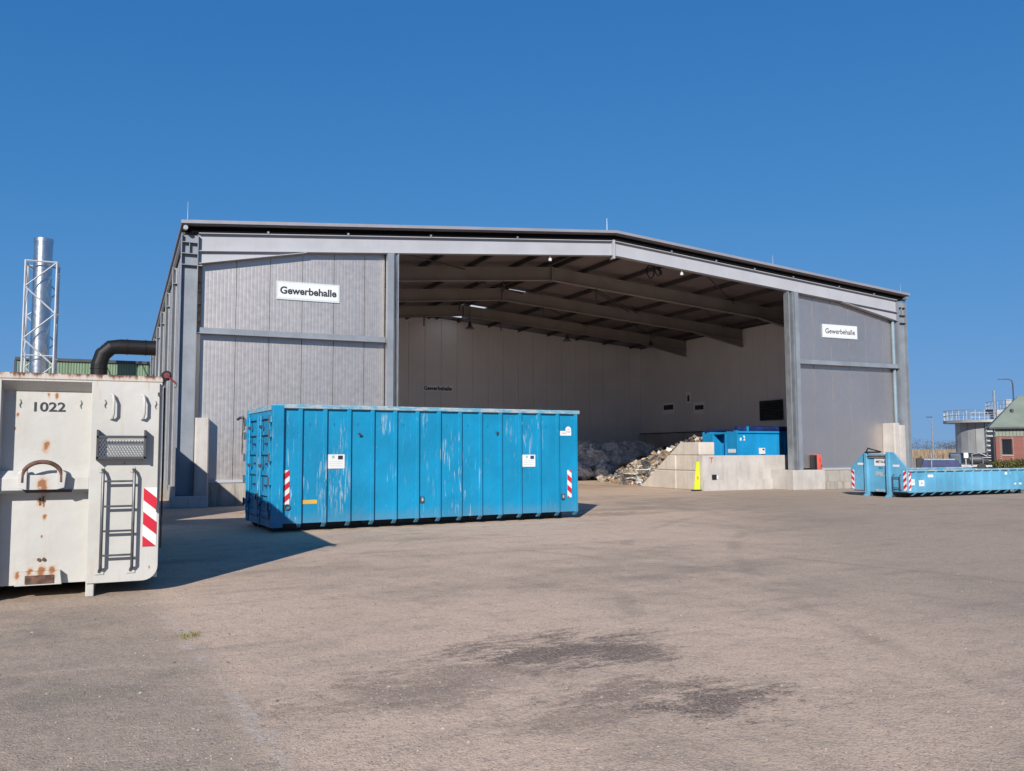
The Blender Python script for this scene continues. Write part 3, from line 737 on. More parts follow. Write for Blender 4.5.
# rear posts and doors (left end)
B('rear_post', M['blue'], bc, -.03, .20, -.02, .10, .10, 2.54, .008); B('rear_post', M['blue'], bc, -.03, .20, BW-.10, BW+.02, .10, 2.54, .008)
B('rear_sill', M['blue'], bc, -.02, .12, .102, BW-.102, .10, .25, .006)
B('rear_header', M['rail'], bc, -.02, .10, .102, BW-.102, 2.45, 2.56, .008)
for a, b in ((.115, 1.20), (1.215, BW-.115)):
    dr = B('door', M['blue'], bc, -.005, .04, a, b, .26, 2.44)
    for z in (.32, .72, 1.13, 1.55, 1.95, 2.28): B('door_beam', M['blue'], dr, -.055, -.006, a+.03, b-.03, z, z+.08, .006)
    for y in (a, b-.07): B('door_stile', M['blue'], dr, -.065, -.0065, y, y+.07, .27, 2.38, .006)
    m_ = (a+b)/2
    MB().tube([(-.085, m_+.12, .12), (-.085, m_+.12, 2.35)], .022, 8).build('lock_bar', M['blue'], dr, True)
    for z in (.5, 1.3, 2.1): B('bar_clamp', M['darkgrey'], dr, -.115, -.056, m_+.075, m_+.165, z, z+.06, .004)
    for y, z in ((m_-.2, .9), (m_-.28, 1.34), (m_-.18, 1.75), (m_+.3, .55), (m_+.33, 1.82)): B('door_catch', M['navy'], dr, -.07, -.0068, y, y+.035, z, z+.045, .004)
for y in (-.01, BW-.06):
    for z in (.45, .95, 1.42, 1.9, 2.2):
        B('hinge', M['blue'], bc, -.075, -.031, y, y+.075, z, z+.13, .004); MB().tube([(-.085, y+.037, z-.02), (-.085, y+.037, z+.15)], .02, 8).build('hinge_pin', M['darkgrey'], bc, True)
lv = MB(); lv.tube([(-.10, BW+.02, 2.36), (-.16, BW+.12, 2.38), (-.2, BW+.22, 2.34)], .03, 6); lv.tube([(-.10, BW+.0, 2.1), (-.13, BW+.06, 2.42)], .025, 6)
lv.build('door_lever', M['darkgrey'], bc, True)
ch = MB()
for k in range(12): ch.tube([(-.12, BW+.06+.02*math.sin(k*1.3), 2.28-k*.06), (-.12, BW+.06+.02*math.sin(k*1.3+1.3), 2.22-k*.06)], .013, 5)
ch.build('door_chain', M['darkgrey'], bc)
pts = [(-.10, .95+.16*math.cos(a), .62+.12*math.sin(a)) for a in [math.pi*k/8 for k in range(9)]]
MB().tube(pts, .02, 8).build('pull_handle', M['darkgrey'], bc, True)
# stickers, markers and fittings on the long side
marker(bc, .225, .345, .55, 1.24, .055, 1, n=3, ph=.1); marker(bc, 6.95, 7.07, .50, 1.15, .055, -1, n=2.6, ph=.3)
def notice(x, z, w_, h_, dark):
    o = B('notice_sticker', M['refwhite'], bc, x, x+w_, .053, .0595, z, z+h_)
    B('green_header', M['green_note'], o, x+.10, x+w_*.42, .0515, .0525, z+h_*.72, z+h_*.92)
    B('dark_print', M['ink'] if dark else M['blue_note'], o, x+w_*.62, x+w_*.90, .0515, .0525, z+h_*.64, z+h_*.92)
    for k in range(3): B('print_line', M['signpale'], o, x+.04, x+w_-.05, .0515, .0525, z+.05+k*.045, z+.065+k*.045)
notice(1.11, 1.26, .37, .29, True); notice(5.72, 1.24, .35, .28, False)
o = B('logo_sticker', M['refwhite'], bc, 6.76, 7.07, .053, .0595, 1.97, 2.08)
MB().tube([(6.99, .053, 2.11), (6.99, .0595, 2.11)], .078, 20).build('logo_disc', M['refwhite'], o)
B('logo_print', M['pink_note'], o, 6.80, 6.93, .0515, .0525, 2.01, 2.04); B('logo_print', M['pink_note'], o, 6.96, 7.02, .0515, .0525, 2.11, 2.135)
B('amber_strip', M['amber'], bc, .61, .91, .05, .0595, .55, .63, .002)
B('strip_end', M['black'], bc, .575, .609, .045, .0595, .56, .63)
MB().tube([(.30+.05*math.cos(a), .04, .50+.05*math.sin(a)) for a in [2*math.pi*k/12 for k in range(12)]], .014, 6, closed=True).build('rope_ring', M['rust'], bc, True)
def fitting(x, z):
    o = B('rope_hook', M['darkgrey'], bc, x-.045, x+.045, .035, .0595, z-.07, z+.07, .004)
    B('hook_tongue', M['rail'], o, x-.02, x+.02, .02, .034, z-.03, z+.05)
fitting(3.22, .56); fitting(6.82, .52)
for x, z in ((1.78, 1.95), (5.04, 2.0)): B('lug', M['darkgrey'], bc, x-.03, x+.03, -.02, -.001, z, z+.05)
B('side_plate', M['rail'], bc, BL+.021, BL+.05, .15, .20, 1.35, 1.75); B('rust_patch', M['rust'], bc, .201, .203, -.01, .09, 1.9, 2.1)
for k, x in enumerate(ribx[:-1]):
    if k % 1 == 0: B('casting_mark', M['blue_note'], bc, x+.20, x+.21, .057, .0599, 2.14, 2.20)

# ------------------------------------------------------------------ low blue container on the right (local x along its length)
lc = thing('low_roll_off_container', 'low faded blue roll-off container with raised hook end at the right', 'container', (23.68, 20.42, 0), rad(1.2))
LL, LW, LH = 6.28, 2.36, .93
B('side_wall', M['blue_low'], lc, .03, LL, .06, .10, .17, LH-.06); B('side_wall', M['blue_low'], lc, .03, LL, LW-.10, LW-.06, .17, LH-.06)
B('end_wall', M['blue_low'], lc, LL-.05, LL, .101, LW-.101, .17, LH-.06); B('floor_plate', M['blue_low'], lc, .03, LL-.06, .101, LW-.101, .17, .22)
for y0, y1 in ((-.01, .11), (LW-.11, LW+.01)): B('top_rail', M['rail'], lc, .06, LL+.01, y0, y1, LH-.058, LH, .01)
lr = MB(); vs = []
for z in (.18, LH-.06): vs += [(-.05, .06, z), (-.03, 0, z), (.03, 0, z), (.05, .06, z)]
lr.add(vs, [(0,3,2,1), (4,5,6,7), (0,1,5,4), (1,2,6,5), (2,3,7,6), (3,0,4,7)])
lr.add([(-.035, .0, .18), (.035, .0, .18), (.035, .05, .18), (-.035, .05, .18), (-.035, .2, .06), (.035, .2, .06), (.035, .27, .06), (-.035, .27, .06)],
       [(0,1,2,3), (4,7,6,5), (0,4,5,1), (1,5,6,2), (2,6,7,3), (3,7,4,0)])
lrm = lr.mesh('rib', M['blue_low'])
for k in range(13):
    o = link('rib', lrm, lc); o.location = (.42+k*.475, 0, 0)
for y in (.68, 1.59): B('skid_rail', M['darkgrey'], lc, .05, LL-.1, y, y+.09, 0, .169)
for y in (.3, LW-.44): MB().tube([(LL-.15, y, .1), (LL-.15, y+.14, .1)], .1, 14).build('roller', M['darkgrey'], lc, True)
# hook end: shield with sloped shoulders, facing -x
sh = MB(); sh.prism([(0, .20), (0, .98), (.52, 1.50), (.66, 1.53), (.66, .20)], 0, -.03, .03)
sh.build('shoulder_plate', M['blue_low'], lc, bevel=.006)
sh = MB(); sh.prism([(LW, .20), (LW, .98), (LW-.52, 1.46), (LW-.66, 1.50), (LW-.66, .20)], 0, -.03, .03)
sh.build('shoulder_plate', M['blue_low'], lc, bevel=.006)
for y in (.661, LW-.78):
    hp = MB().box(-.11, .03, y, y+.118, .10, 1.52); hp.prism([(-.11, .10), (-.24, 0), (.0, 0), (.03, .10)], 1, y, y+.118)
    hp.build('hook_post', M['blue_low'], lc, bevel=.006)
B('recess_plate', M['blue_low'], lc, .0, .03, .782, LW-.783, .16, 1.40)
B('post_bridge', M['blue_low'], lc, -.06, .03, .782, LW-.783, 1.401, 1.45, .006)
MB().tube([(-.08, .78, 1.37), (-.08, LW-.78, 1.37)], .022, 8).build('hook_bar', M['rust'], lc, True)
o = B('number_plate', M['refwhite'], lc, -.012, -.001, .80, 1.34, 1.05, 1.33)
text('METALL', .115, M['ink'], o, (-.0145, 1.07, 1.19), FACE_LEFT, bold=.003)
text('34.5', .10, M['blue_note'], lc, (-.003, 1.08, .98), FACE_LEFT, bold=.002)
B('worn_patch', M['rail'], lc, -.004, -.001, .86, 1.34, .70, .86); B('step_plate', M['rail'], lc, -.05, -.001, .95, 1.3, .18, .26)
hk = MB(); hk.tube([(-.1, LW-.75, 1.50), (-.1, LW-.85, 1.66), (-.1, LW-1.0, 1.62), (-.1, .95, 1.53)], .022, 6); hk.tube([(-.1, LW-.72, 1.52), (-.1, 1.0, 1.52)], .03, 6)
hk.build('cover_net_lever', M['black'], lc, True)
marker(lc, .03, .155, .24, .90, -.035, -1, n=3, face='left'); marker(lc, LW-.155, LW-.03, .24, .90, -.035, 1, n=3, face='left')
marker(lc, .10, .20, .24, .85, .055, 1, n=3); marker(lc, LL-.14, LL-.02, .24, .85, .055, -1, n=3)
B('name_strip', M['refwhite'], lc, -.036, -.031, .30, .56, 1.03, 1.10); B('name_strip', M['refwhite'], lc, -.036, -.031, LW-.58, LW-.32, 1.08, 1.15)
ld_ = MB()
for y in (.24, .52): ld_.tube([(-.035, y, .25), (-.10, y, .28), (-.10, y, .74), (-.035, y, .77)], .016, 6)
for z in (.33, .68): ld_.tube([(-.10, .24, z), (-.10, .52, z)], .016, 6)
ld_.build('step_ladder', M['darkgrey'], lc, True)
for x, z, w_, h_ in ((.22, .42, .16, .2), (.58, .38, .26, .2), (1.02, .67, .26, .09), (5.0, .70, .3, .09), (5.5, .34, .4, .06)):
    o = B('sticker', M['refwhite'], lc, x, x+w_, .054, .0595, z, z+h_)
    if h_ > .15: B('sticker_print', M['green_note'], o, x+w_*.35, x+w_*.65, .0525, .0535, z+h_*.35, z+h_*.65)

# ------------------------------------------------------------------ partition wall, block wall, container inside the hall
tag(MB().box(20.98, 25.9, 27.86, 28.22, 0, 1.40).build('partition_wall', M['conc'], bevel=.012), 'smooth pale concrete partition wall in front of the blue container inside the hall', 'wall')
pw = bpy.data.objects['partition_wall']
B('base_step', M['conc'], pw, 20.99, 25.85, 27.78, 27.858, 0, .42, .008)
B('outlet_box', M['black'], pw, 21.42, 21.62, 27.80, 27.858, .45, .64, .004); B('outlet_label', M['refwhite'], pw, 21.622, 21.72, 27.84, 27.858, .46, .60)
B('orange_mark', M['orange_red'], pw, 21.40, 21.44, 27.852, 27.858, 1.10, 1.28); B('orange_mark', M['orange_red'], pw, 21.34, 21.50, 27.852, 27.858, 1.282, 1.33)
bw_ = thing('block_wall', 'sloping wing wall of big sandy concrete blocks left of the smooth partition wall', 'wall', (21.15, 28.3, 0))
def slope_y(z): return 4.35-z*1.58                              # the wall's left end leans back
for zc, h_ in ((0, .78), (.79, .62), (1.42, .52)):
    y = 0.0; k = 0
    while True:
        y1 = y+1.58; e0, e1 = slope_y(zc), slope_y(zc+h_); jit = random.uniform(-.025, .025)
        last = y1+.5 > e1
        poly = [(y, zc), (e0 if last else y1, zc), (e1 if last else y1, zc+h_), (y, zc+h_)]
        MB().prism(poly, 0, jit, .78+jit).build('block', M['block'], bw_, bevel=.035)
        if last: break
        y = y1+.02
# slanted yellow plastic foot of a barrier
yb = thing('barrier_panel', 'bright yellow slanted plastic panel against the end of the partition wall', 'barrier', (20.69, 28.02, 0))
p_ = MB(); p_.prism([(0, .05), (.27, .05), (.27, 1.16), (.13, 1.16)], 1, 0, .05); p_.build('panel', M['yellow'], yb, bevel=.01)
B('foot', M['black'], yb, -.06, .27, -.1, .15, 0, .05); B('reflector', M['orange_red'], yb, .14, .20, -.006, -.001, .45, .58)
ic = thing('roll_off_container', 'bright blue container standing behind the partition wall inside the hall', 'container', (23.92, 29.3, 0))
IL, IW, IH = 6.2, 2.4, 2.34
B('side_wall', M['blue_in'], ic, .05, IL, .05, .09, .17, IH); B('side_wall', M['blue_in'], ic, .05, IL, IW-.09, IW-.05, .17, IH)
B('end_wall', M['blue_in'], ic, IL-.05, IL, .091, IW-.091, .17, IH); B('floor_plate', M['blue_in'], ic, .05, IL-.06, .091, IW-.091, .17, .22)
for k in range(13): B('rib', M['blue_in'], ic, .25+k*.47, .33+k*.47, .0, .049, .17, IH-.05, .006)
B('top_rail', M['blue_in'], ic, .0, IL, -.02, .10, IH, IH+.09, .01); B('top_rail', M['blue_in'], ic, .0, IL, IW-.10, IW+.02, IH, IH+.09, .01)
# hook end with recess (faces -x)
B('front_plate', M['blue_in'], ic, -.02, .04, .0, .72, .17, IH+.12, .006); B('front_plate', M['blue_in'], ic, -.02, .04, IW-.72, IW, .17, IH+.02, .006)
B('recess_back', M['blue_in'], ic, .45, .5, .721, IW-.721, .17, IH+.02); B('recess_top', M['blue_in'], ic, -.018, .449, .722, IW-.722, IH-.02, IH+.05)
for y in (.722, IW-.78): B('hook_post', M['blue_in'], ic, -.06, .449, y, y+.06, .1, IH-.03)
B('number_plate', M['refwhite'], ic, -.03, -.021, .10, .60, 1.50, 1.66); B('number_plate', M['refwhite'], ic, -.03, -.021, IW-.62, IW-.12, 1.48, 1.62)
for y in (.68, 1.6): B('skid_rail', M['darkgrey'], ic, .05, IL-.1, y, y+.09, 0, .169)
o = B('logo_sticker', M['refwhite'], ic, .17, .44, .040, .0495, 2.02, 2.14); MB().tube([(.36, .040, 2.17), (.36, .0495, 2.17)], .08, 16).build('logo_disc', M['refwhite'], o)
o = B('notice_sticker', M['refwhite'], ic, 1.14, 1.48, -.012, -.001, 1.44, 1.70); B('dark_print', M['blue_note'], o, 1.34, 1.44, -.0145, -.0125, 1.60, 1.67)
tp = MB()
tp.tube([(.1, .16, IH+.16), (1.5, .15, IH+.18), (3.0, .16, IH+.17), (IL, .15, IH+.18)], [.13, .15, .14, .15], 10); tp.tube([(.3, .5, IH+.14), (IL, .5, IH+.20)], .12, 10)
tp.tube([(.0, .2, IH+.12), (.0, 1.2, IH+.16), (.0, 2.2, IH+.10)], .05, 8)
tp.build('rolled_tarpaulin', M['navy'], ic, True)
B('tarp_post', M['blue_in'], ic, .52, .60, -.03, .02, IH+.092, IH+.30)

# ------------------------------------------------------------------ waste heap and bags inside the hall
R_ = random.Random(11)
def pile_h(x, y):
    if x > 23.6 and y < 32.1: return -.2                      # the blue container stands here
    if y < 30.4: return -.2
    if y < 32.4: a = min(1.0+(x-21.95)*.5, 1.0+(y-30.4)*.7) if x > 21.95 else -.2
    else: a = (x-21.95-.40*max(0, y-35.5))*.48
    b = (42.0-y)*.5
    h = min(a, b, 2.1 + .35*noise.noise(Vector((x*.5, y*.5, 3))))
    return max(-.2, h + .24*noise.noise(Vector((x*1.1, y*1.1, 0))))
waste_cols = [(.42,.36,.29),(.26,.19,.13),(.13,.11,.10),(.55,.54,.52),(.07,.07,.08),(.20,.21,.24),(.34,.22,.12),(.62,.60,.57)]
WM = [paint('waste_%d' % i, c, .7, 0, var=.35, scale=7) for i, c in enumerate(waste_cols)]
hp = MB()
NX, NY = 40, 56
gx = [22.0+k*8.3/NX for k in range(NX+1)]; gy = [29.2+k*12.0/NY for k in range(NY+1)]
vs = [(x, y, pile_h(x, y)-.05) for y in gy for x in gx]
hp.add(vs, [(j*(NX+1)+i, j*(NX+1)+i+1, (j+1)*(NX+1)+i+1, (j+1)*(NX+1)+i) for j in range(NY) for i in range(NX)], 2)
def scrap(mb, c, sx, sy, sz, rnd, mi):
    rot = Matrix.Rotation(rnd.uniform(0, 6.28), 3, 'Z') @ Matrix.Rotation(rnd.uniform(-.8, .8), 3, 'X') @ Matrix.Rotation(rnd.uniform(-.8, .8), 3, 'Y')
    vs = []
    for dz in (-1, 1):
        for dx, dy in ((-1,-1),(1,-1),(1,1),(-1,1)):
            v = rot @ Vector((dx*sx*rnd.uniform(.6, 1.1), dy*sy*rnd.uniform(.6, 1.1), dz*sz*rnd.uniform(.5, 1.2)))
            vs.append(Vector(c)+v)
    mb.add(vs, [(0,3,2,1),(4,5,6,7),(0,1,5,4),(1,2,6,5),(2,3,7,6),(3,0,4,7)], mi)
for k in range(5200):
    x = R_.uniform(21.3, 26.0) if R_.random() < .8 else R_.uniform(22, 30); y = R_.uniform(30.4, 40.5)
    if x < 22.0 and y < 32.4: continue
    if x > 23.6 and y < 32.1: continue
    h = pile_h(x, y)
    if h < -.05: continue
    s = R_.uniform(.02, .13)*(2.2 if R_.random() < .07 else 1)
    scrap(hp, (x, y, max(.02, h)+R_.uniform(-.02, .07)), s*R_.uniform(.6, 1.8), s, s*R_.uniform(.12, .7), R_, R_.choices(range(8), (4,6,4,1.5,4,2,3,1))[0])
tag(hp.build('waste_heap', WM), 'mixed heap of wood, rubble and scraps spilling over the hall floor', None, None, 'stuff')
# boards and sheets one can tell apart
def board(c, sx, sy, sz, rx, ry, rz, m, label, cat='board'):
    o = MB().box(-sx, sx, -sy, sy, -sz, sz).build('waste_board', m, bevel=.004)
    o.location = (c[0], c[1], max(c[2], 0) if c[2] < .5 else pile_h(c[0], c[1])+.12); o.rotation_euler = (rx, ry, rz); tag(o, label, cat, 'boards on the waste heap'); return o
board((22.75, 34.1, .72), .22, .80, .02, .0, .62, .35, WM[7], 'long white board leaning on the heap beside the block wall')
board((22.95, 33.8, .85), .12, .85, .04, .0, .55, .45, WM[1], 'brown plank lying right of the long white board')
board((22.5, 35.6, .30), .5, .3, .015, .1, .42, .9, WM[3], 'grey white sheet at the foot of the heap')
board((22.3, 34.9, .18), .45, .25, .02, -.1, .30, .3, WM[7], 'crumpled white sheet at the near foot of the heap')
board((22.9, 32.7, 2.15), .45, .35, .02, .25, .3, .3, WM[3], 'pale sheet near the top of the heap above the blocks')
board((23.6, 33.2, 2.0), .5, .06, .03, .1, -.3, .8, WM[0], 'tan batten near the top of the heap')
board((24.0, 36.0, 1.2), .7, .07, .03, .1, -.4, .3, WM[6], 'rust brown batten halfway up the heap')
board((23.3, 36.8, .72), .55, .1, .02, .2, -.45, 1.0, WM[0], 'tan board low on the heap')
# film bags
def bag_mesh(seed, m):
    bm = bmesh.new(); bmesh.ops.create_icosphere(bm, subdivisions=4, radius=1)
    for v in bm.verts:
        d = v.co.normalized(); q = d*1.5+Vector((seed*7.1, 0, 0))
        r = 1+.34*noise.noise(q)+.30*abs(noise.noise(q*2.3))+.16*abs(noise.noise(q*5.2))
        fold = .5-abs(noise.noise(q*3.1+Vector((5, 2, 1)))); r += .30*fold*fold*2 - .12*abs(noise.noise(q*9.0))
        v.co = d*r; v.co.z *= .82; v.co.x *= 1+.18*math.sin(seed*2.3)
        if v.co.z < -.62: v.co.z = -.62
    me = bpy.data.meshes.new('bag'); bm.to_mesh(me); bm.free(); me.materials.append(m); return me
bagm = [bag_mesh(s, M['bagpale'] if s in (2, 5) else M['bag']) for s in range(6)]
cols_ = 0
places = []
for row, (yy, zz, nn, x0) in enumerate([(41.3, .40, 9, 20.4), (41.9, .95, 9, 20.1), (42.8, .45, 6, 20.6), (42.6, 1.45, 8, 21.6)]):
    for k in range(nn): places.append((x0+k*.92+R_.uniform(-.32, .32), yy+R_.uniform(-.3, .3), zz+R_.uniform(-.12, .22), row, k))
words = ['front bottom row', 'second row', 'rear bottom row', 'top row']
ords = ['first', 'second', 'third', 'fourth', 'fifth', 'sixth', 'seventh', 'eighth', 'ninth']
for i, (x, y, z, row, k) in enumerate(places):
    o = link('waste_bag', bagm[(i*5+row) % 6]); o.location = (x, y, z)
    s = R_.uniform(.42, .74); o.scale = (s*R_.uniform(.8, 1.25), s, s*R_.uniform(.75, 1.15)); o.rotation_euler = (R_.uniform(-.5, .5), R_.uniform(-.5, .5), R_.uniform(0, 6))
    tag(o, 'grey film waste bag, %s from the left in the %s behind the heap' % (ords[k], words[row]), 'bag', 'grey film bags at the back of the hall')

# ------------------------------------------------------------------ gravel on the yard, leaf scraps
gr = MB(); R2 = random.Random(5)
gcol = [paint('stone_a', (.40,.34,.29), .85, var=.2), paint('stone_b', (.20,.18,.17), .85, var=.2), paint('stone_c', (.50,.44,.38), .85, var=.2)]
fwd = Vector((math.sin(YAW), math.cos(YAW))); rgt = Vector((math.cos(YAW), -math.sin(YAW)))
for k in range(34000):
    d = 3.2+ (R2.random()**1.8)*22; t_ = R2.uniform(-.66, .66)*d
    x, y = fwd.x*d+rgt.x*t_, fwd.y*d+rgt.y*t_
    if x < .45 and y > 10.5: continue
    if 2.6 < x < 9.9 and 17.2 < y < 20.4: continue
    cl = noise.noise(Vector((x*.45, y*.45, 9)))
    if cl < R2.uniform(-.6, .25): continue
    s = R2.uniform(.0022, .0075)*(1.8 if R2.random() < .03 else 1)
    a = R2.uniform(0, 6.28); pts = []
    for q in range(4): pts.append((x+s*math.cos(a+q*1.57)*R2.uniform(.7, 1.4), y+s*math.sin(a+q*1.57)*R2.uniform(.7, 1.4), s*R2.uniform(.0, .3)))
    pts.append((x+s*R2.uniform(-.4, .4), y+s*R2.uniform(-.4, .4), s*R2.uniform(.6, 1.1)))
    gr.add(pts, [(0,1,4),(1,2,4),(2,3,4),(3,0,4)], R2.choices((0,1,2), (6,3,.5))[0])
for k in range(190):
    d = 3.3+(R2.random()**1.4)*9; t_ = R2.uniform(-.62, .62)*d
    x, y = fwd.x*d+rgt.x*t_, fwd.y*d+rgt.y*t_; s = R2.uniform(.005, .013)
    a = R2.uniform(0, 6.28); lo = []; hi = []
    for q in range(6):
        u = s*R2.uniform(.7, 1.3); lo.append((x+u*math.cos(a+q*1.047)*1.2, y+u*math.sin(a+q*1.047)*.85, 0)); hi.append((x+u*.65*math.cos(a+q*1.047)*1.2, y+u*.65*math.sin(a+q*1.047)*.85, s*R2.uniform(.45, .75)))
    gr.add(lo+hi, [(q, (q+1) % 6, 6+(q+1) % 6, 6+q) for q in range(6)]+[(6,7,8,9,10,11)], R2.choices((0,1,2), (6,3,.7))[0])
tag(gr.build('gravel', gcol), 'loose grit and small stones scattered over the yard', None, None, 'stuff')

tf = MB(); R5 = random.Random(2)
for k in range(90):
    x, y = .57+R5.gauss(0, .05), 8.1+R5.gauss(0, .07); a = R5.uniform(0, 6.28); h = R5.uniform(.015, .05); wv = .004
    dx, dy = math.cos(a), math.sin(a)
    tf.add([(x-dy*wv, y+dx*wv, 0), (x+dy*wv, y-dx*wv, 0), (x+dx*h*.8, y+dy*h*.8, h)], [(0,1,2)])
tag(tf.build('grass_tuft', paint('tuft_green', (.30,.27,.08), .7)), 'tiny yellow green weed growing in the worn asphalt seam', None, None, 'stuff')

# ------------------------------------------------------------------ left background: chimney, duct, green building
cb = thing('exhaust_chimney', 'shiny steel exhaust chimney inside a white lattice frame', 'chimney', (-4.60, 56.4, 0))
fl = MB(); fl.tube([(0,0,0), (0,0,14.1)], .50, 28); fl.build('flue', M['stainless'], cb, True)
for z in [1.2+k*1.17 for k in range(11)]:
    MB().tube([(0,0,z), (0,0,z+.06)], .515, 28).build('flue_band', M['stainless'], cb, True)
MB().tube([(0,0,13.95), (0,0,14.16)], .525, 28).build('flue_rim', M['stainless'], cb, True)
lw = paint('lattice_white', (.66,.69,.72), .45, .2, var=.08)
a_ = .80
for sx in (-1, 1):
    for sy in (-1, 1): MB().bar((sx*a_, sy*a_, 0), (sx*a_, sy*a_, 12.72), .085).build('lattice_leg', lw, cb)
zs = [.6+k*1.51 for k in range(9)]
for i in range(8):
    z0, z1 = zs[i], zs[i+1]; fl_ = i % 2
    for (p, q) in (((-a_, -a_), (a_, -a_)), ((a_, -a_), (a_, a_)), ((a_, a_), (-a_, a_)), ((-a_, a_), (-a_, -a_))):
        u, v = (p, q) if fl_ else (q, p)
        MB().bar((*u, z0), (*v, z1), .06).build('lattice_brace', lw, cb)
for z in (12.68, 7.2, .6):
    for (p, q) in (((-a_, -a_), (a_, -a_)), ((a_, -a_), (a_, a_)), ((a_, a_), (-a_, a_)), ((-a_, a_), (-a_, -a_))):
        MB().bar((*p, z), (*q, z), .07 if z > 10 else .045).build('lattice_ring', lw, cb)
for z in (12.0, 9.6, 7.0):
    MB().bar((a_+.05, -a_, z), (a_+.2, -a_, z), .05).build('rung_stub', M['gal'], cb)

du = thing('exhaust_duct', 'thick black exhaust duct bending into the side of the hall', 'duct', (-1.28, 49.6, 0))
r = .40
pth = [(0,0,0), (0,0,6.25), (.16,0,6.78), (.55,0,7.16), (1.0,0,7.22), (2.9,0,7.22)]
MB().tube(pth, r, 24).build('duct_pipe', M['duct'], du)
for z in (1.5, 3.0, 4.5, 6.0): MB().tube([(0,0,z), (0,0,z+.05)], r+.03, 24).build('duct_collar', M['duct'], du, True)
for x in (1.3, 2.2): MB().tube([(x,0,7.22), (x+.05,0,7.22)], r+.03, 24).build('duct_collar', M['duct'], du, True)

gb = thing('green_building', 'green clad building behind the chimney and the black duct', 'building', (-6.4, 63.0, 0))
def gp(x0, x1):
    mb = MB(); n = 6; pw = (x1-x0-.02)/n; pr = [(x0+.01, .05)]
    for k in range(n):
        a = x0+.01+k*pw; pr += [(a, 0), (a+pw*.6, 0), (a+pw*.68, .04), (a+pw*.92, .04)]
    pr += [(x1-.01, 0), (x1-.01, .12), (x0+.01, .12)]
    mb.prism(pr, 2, 0, 7.60); mb.build('wall_panel', M['greenwall'], gb)
for k in range(19): gp(k*1.0, k+1.0)
B('side_wall', M['greenwall'], gb, .0, .1, .13, 16, 0, 7.60); B('roof', M['darkgrey'], gb, -.1, 19.1, -.12, 16, 7.61, 7.80); B('corner_trim', M['darkgrey'], gb, -.14, -.01, -.06, .1, 0, 7.605)

# ------------------------------------------------------------------ right background
def base(px, depth):
    p = at(px, 450, depth); return p.x, p.y
bx_, by_ = base(996, 70)
def brick_mat():
    g = G('red_brick'); b = g.n('ShaderNodeTexBrick'); v = g.vmath('MULTIPLY', g.pos, (1, 1, 1))
    X, Y, Z = g.xyz(); c = g.n('ShaderNodeCombineXYZ'); g.l(g.math('ADD', X, Y), c.inputs[0]); g.l(Z, c.inputs[1]); g.l(c.outputs[0], b.inputs['Vector'])
    b.inputs['Color1'].default_value = (.24,.055,.04,1); b.inputs['Color2'].default_value = (.16,.038,.03,1); b.inputs['Mortar'].default_value = (.34,.24,.2,1)
    b.inputs['Scale'].default_value = 1; b.inputs['Brick Width'].default_value = .25; b.inputs['Row Height'].default_value = .083; b.inputs['Mortar Size'].default_value = .012
    return g.fin(g.mix(g.math('MULTIPLY', g.noise(1.2, 4), .4), b.outputs['Color'], (.26,.08,.06)), .85)
M['brick'] = brick_mat()
bb = thing('brick_building', 'red brick building with grey green hipped roof behind the hedge', 'building', (bx_, by_, 0), -.89)
wx0, wx1 = .42, 1.18
B('wall', M['brick'], bb, 0, wx0, 0, .3, 0, 2.65); B('wall', M['brick'], bb, wx1, 9, 0, .3, 0, 2.65); B('wall', M['brick'], bb, wx0, wx1, 0, .3, 0, 1.15); B('wall', M['brick'], bb, wx0, wx1, 0, .3, 2.42, 2.65)
B('wall', M['brick'], bb, 0, .3, .301, 8, 0, 2.65); B('wall', M['brick'], bb, 8.7, 9, .301, 8, 0, 2.65)
wi = B('window', M['darkgrey'], bb, wx0, wx1, .14, .20, 1.15, 2.42); B('pane', M['glass_dark'], wi, wx0+.06, wx1-.06, .12, .138, 1.21, 2.36); B('window_sill', M['conc'], wi, wx0-.04, wx1+.04, -.05, .139, 1.09, 1.149)
for k in range(36): B('cladding_strip', M['greenroof'], bb, k*.25+.01, k*.25+.24, -.06, .28, 2.66, 3.38)
rf = MB(); e = .45; rz0, rz1, hr = 3.40, 6.1, 2.6
rf.add([(-e,-e,rz0), (9+e,-e,rz0), (9+e,8+e,rz0), (-e,8+e,rz0), (hr-.6,3.2,rz1), (9-hr,3.2,rz1), (9-hr,4.8,rz1), (hr-.6,4.8,rz1)],
       [(0,1,5,4), (1,2,6,5), (2,3,7,6), (3,0,4,7), (4,5,6,7), (3,2,1,0)])
rfo = rf.build('roof', M['greenroof'], bb); B('eave_board', M['darkgrey'], rfo, -e, 9+e, -e-.03, -e-.001, rz0-.12, rz0+.02)
MB().tube([(1.35, 1.3, 4.6), (1.35, 1.3, 4.95)], .12, 10).build('roof_vent', M['darkgrey'], rfo, True)
MB().tube([(-.12, -.1, .1), (-.12, -.1, 3.3)], .06, 8).build('downpipe', M['darkgrey'], bb)

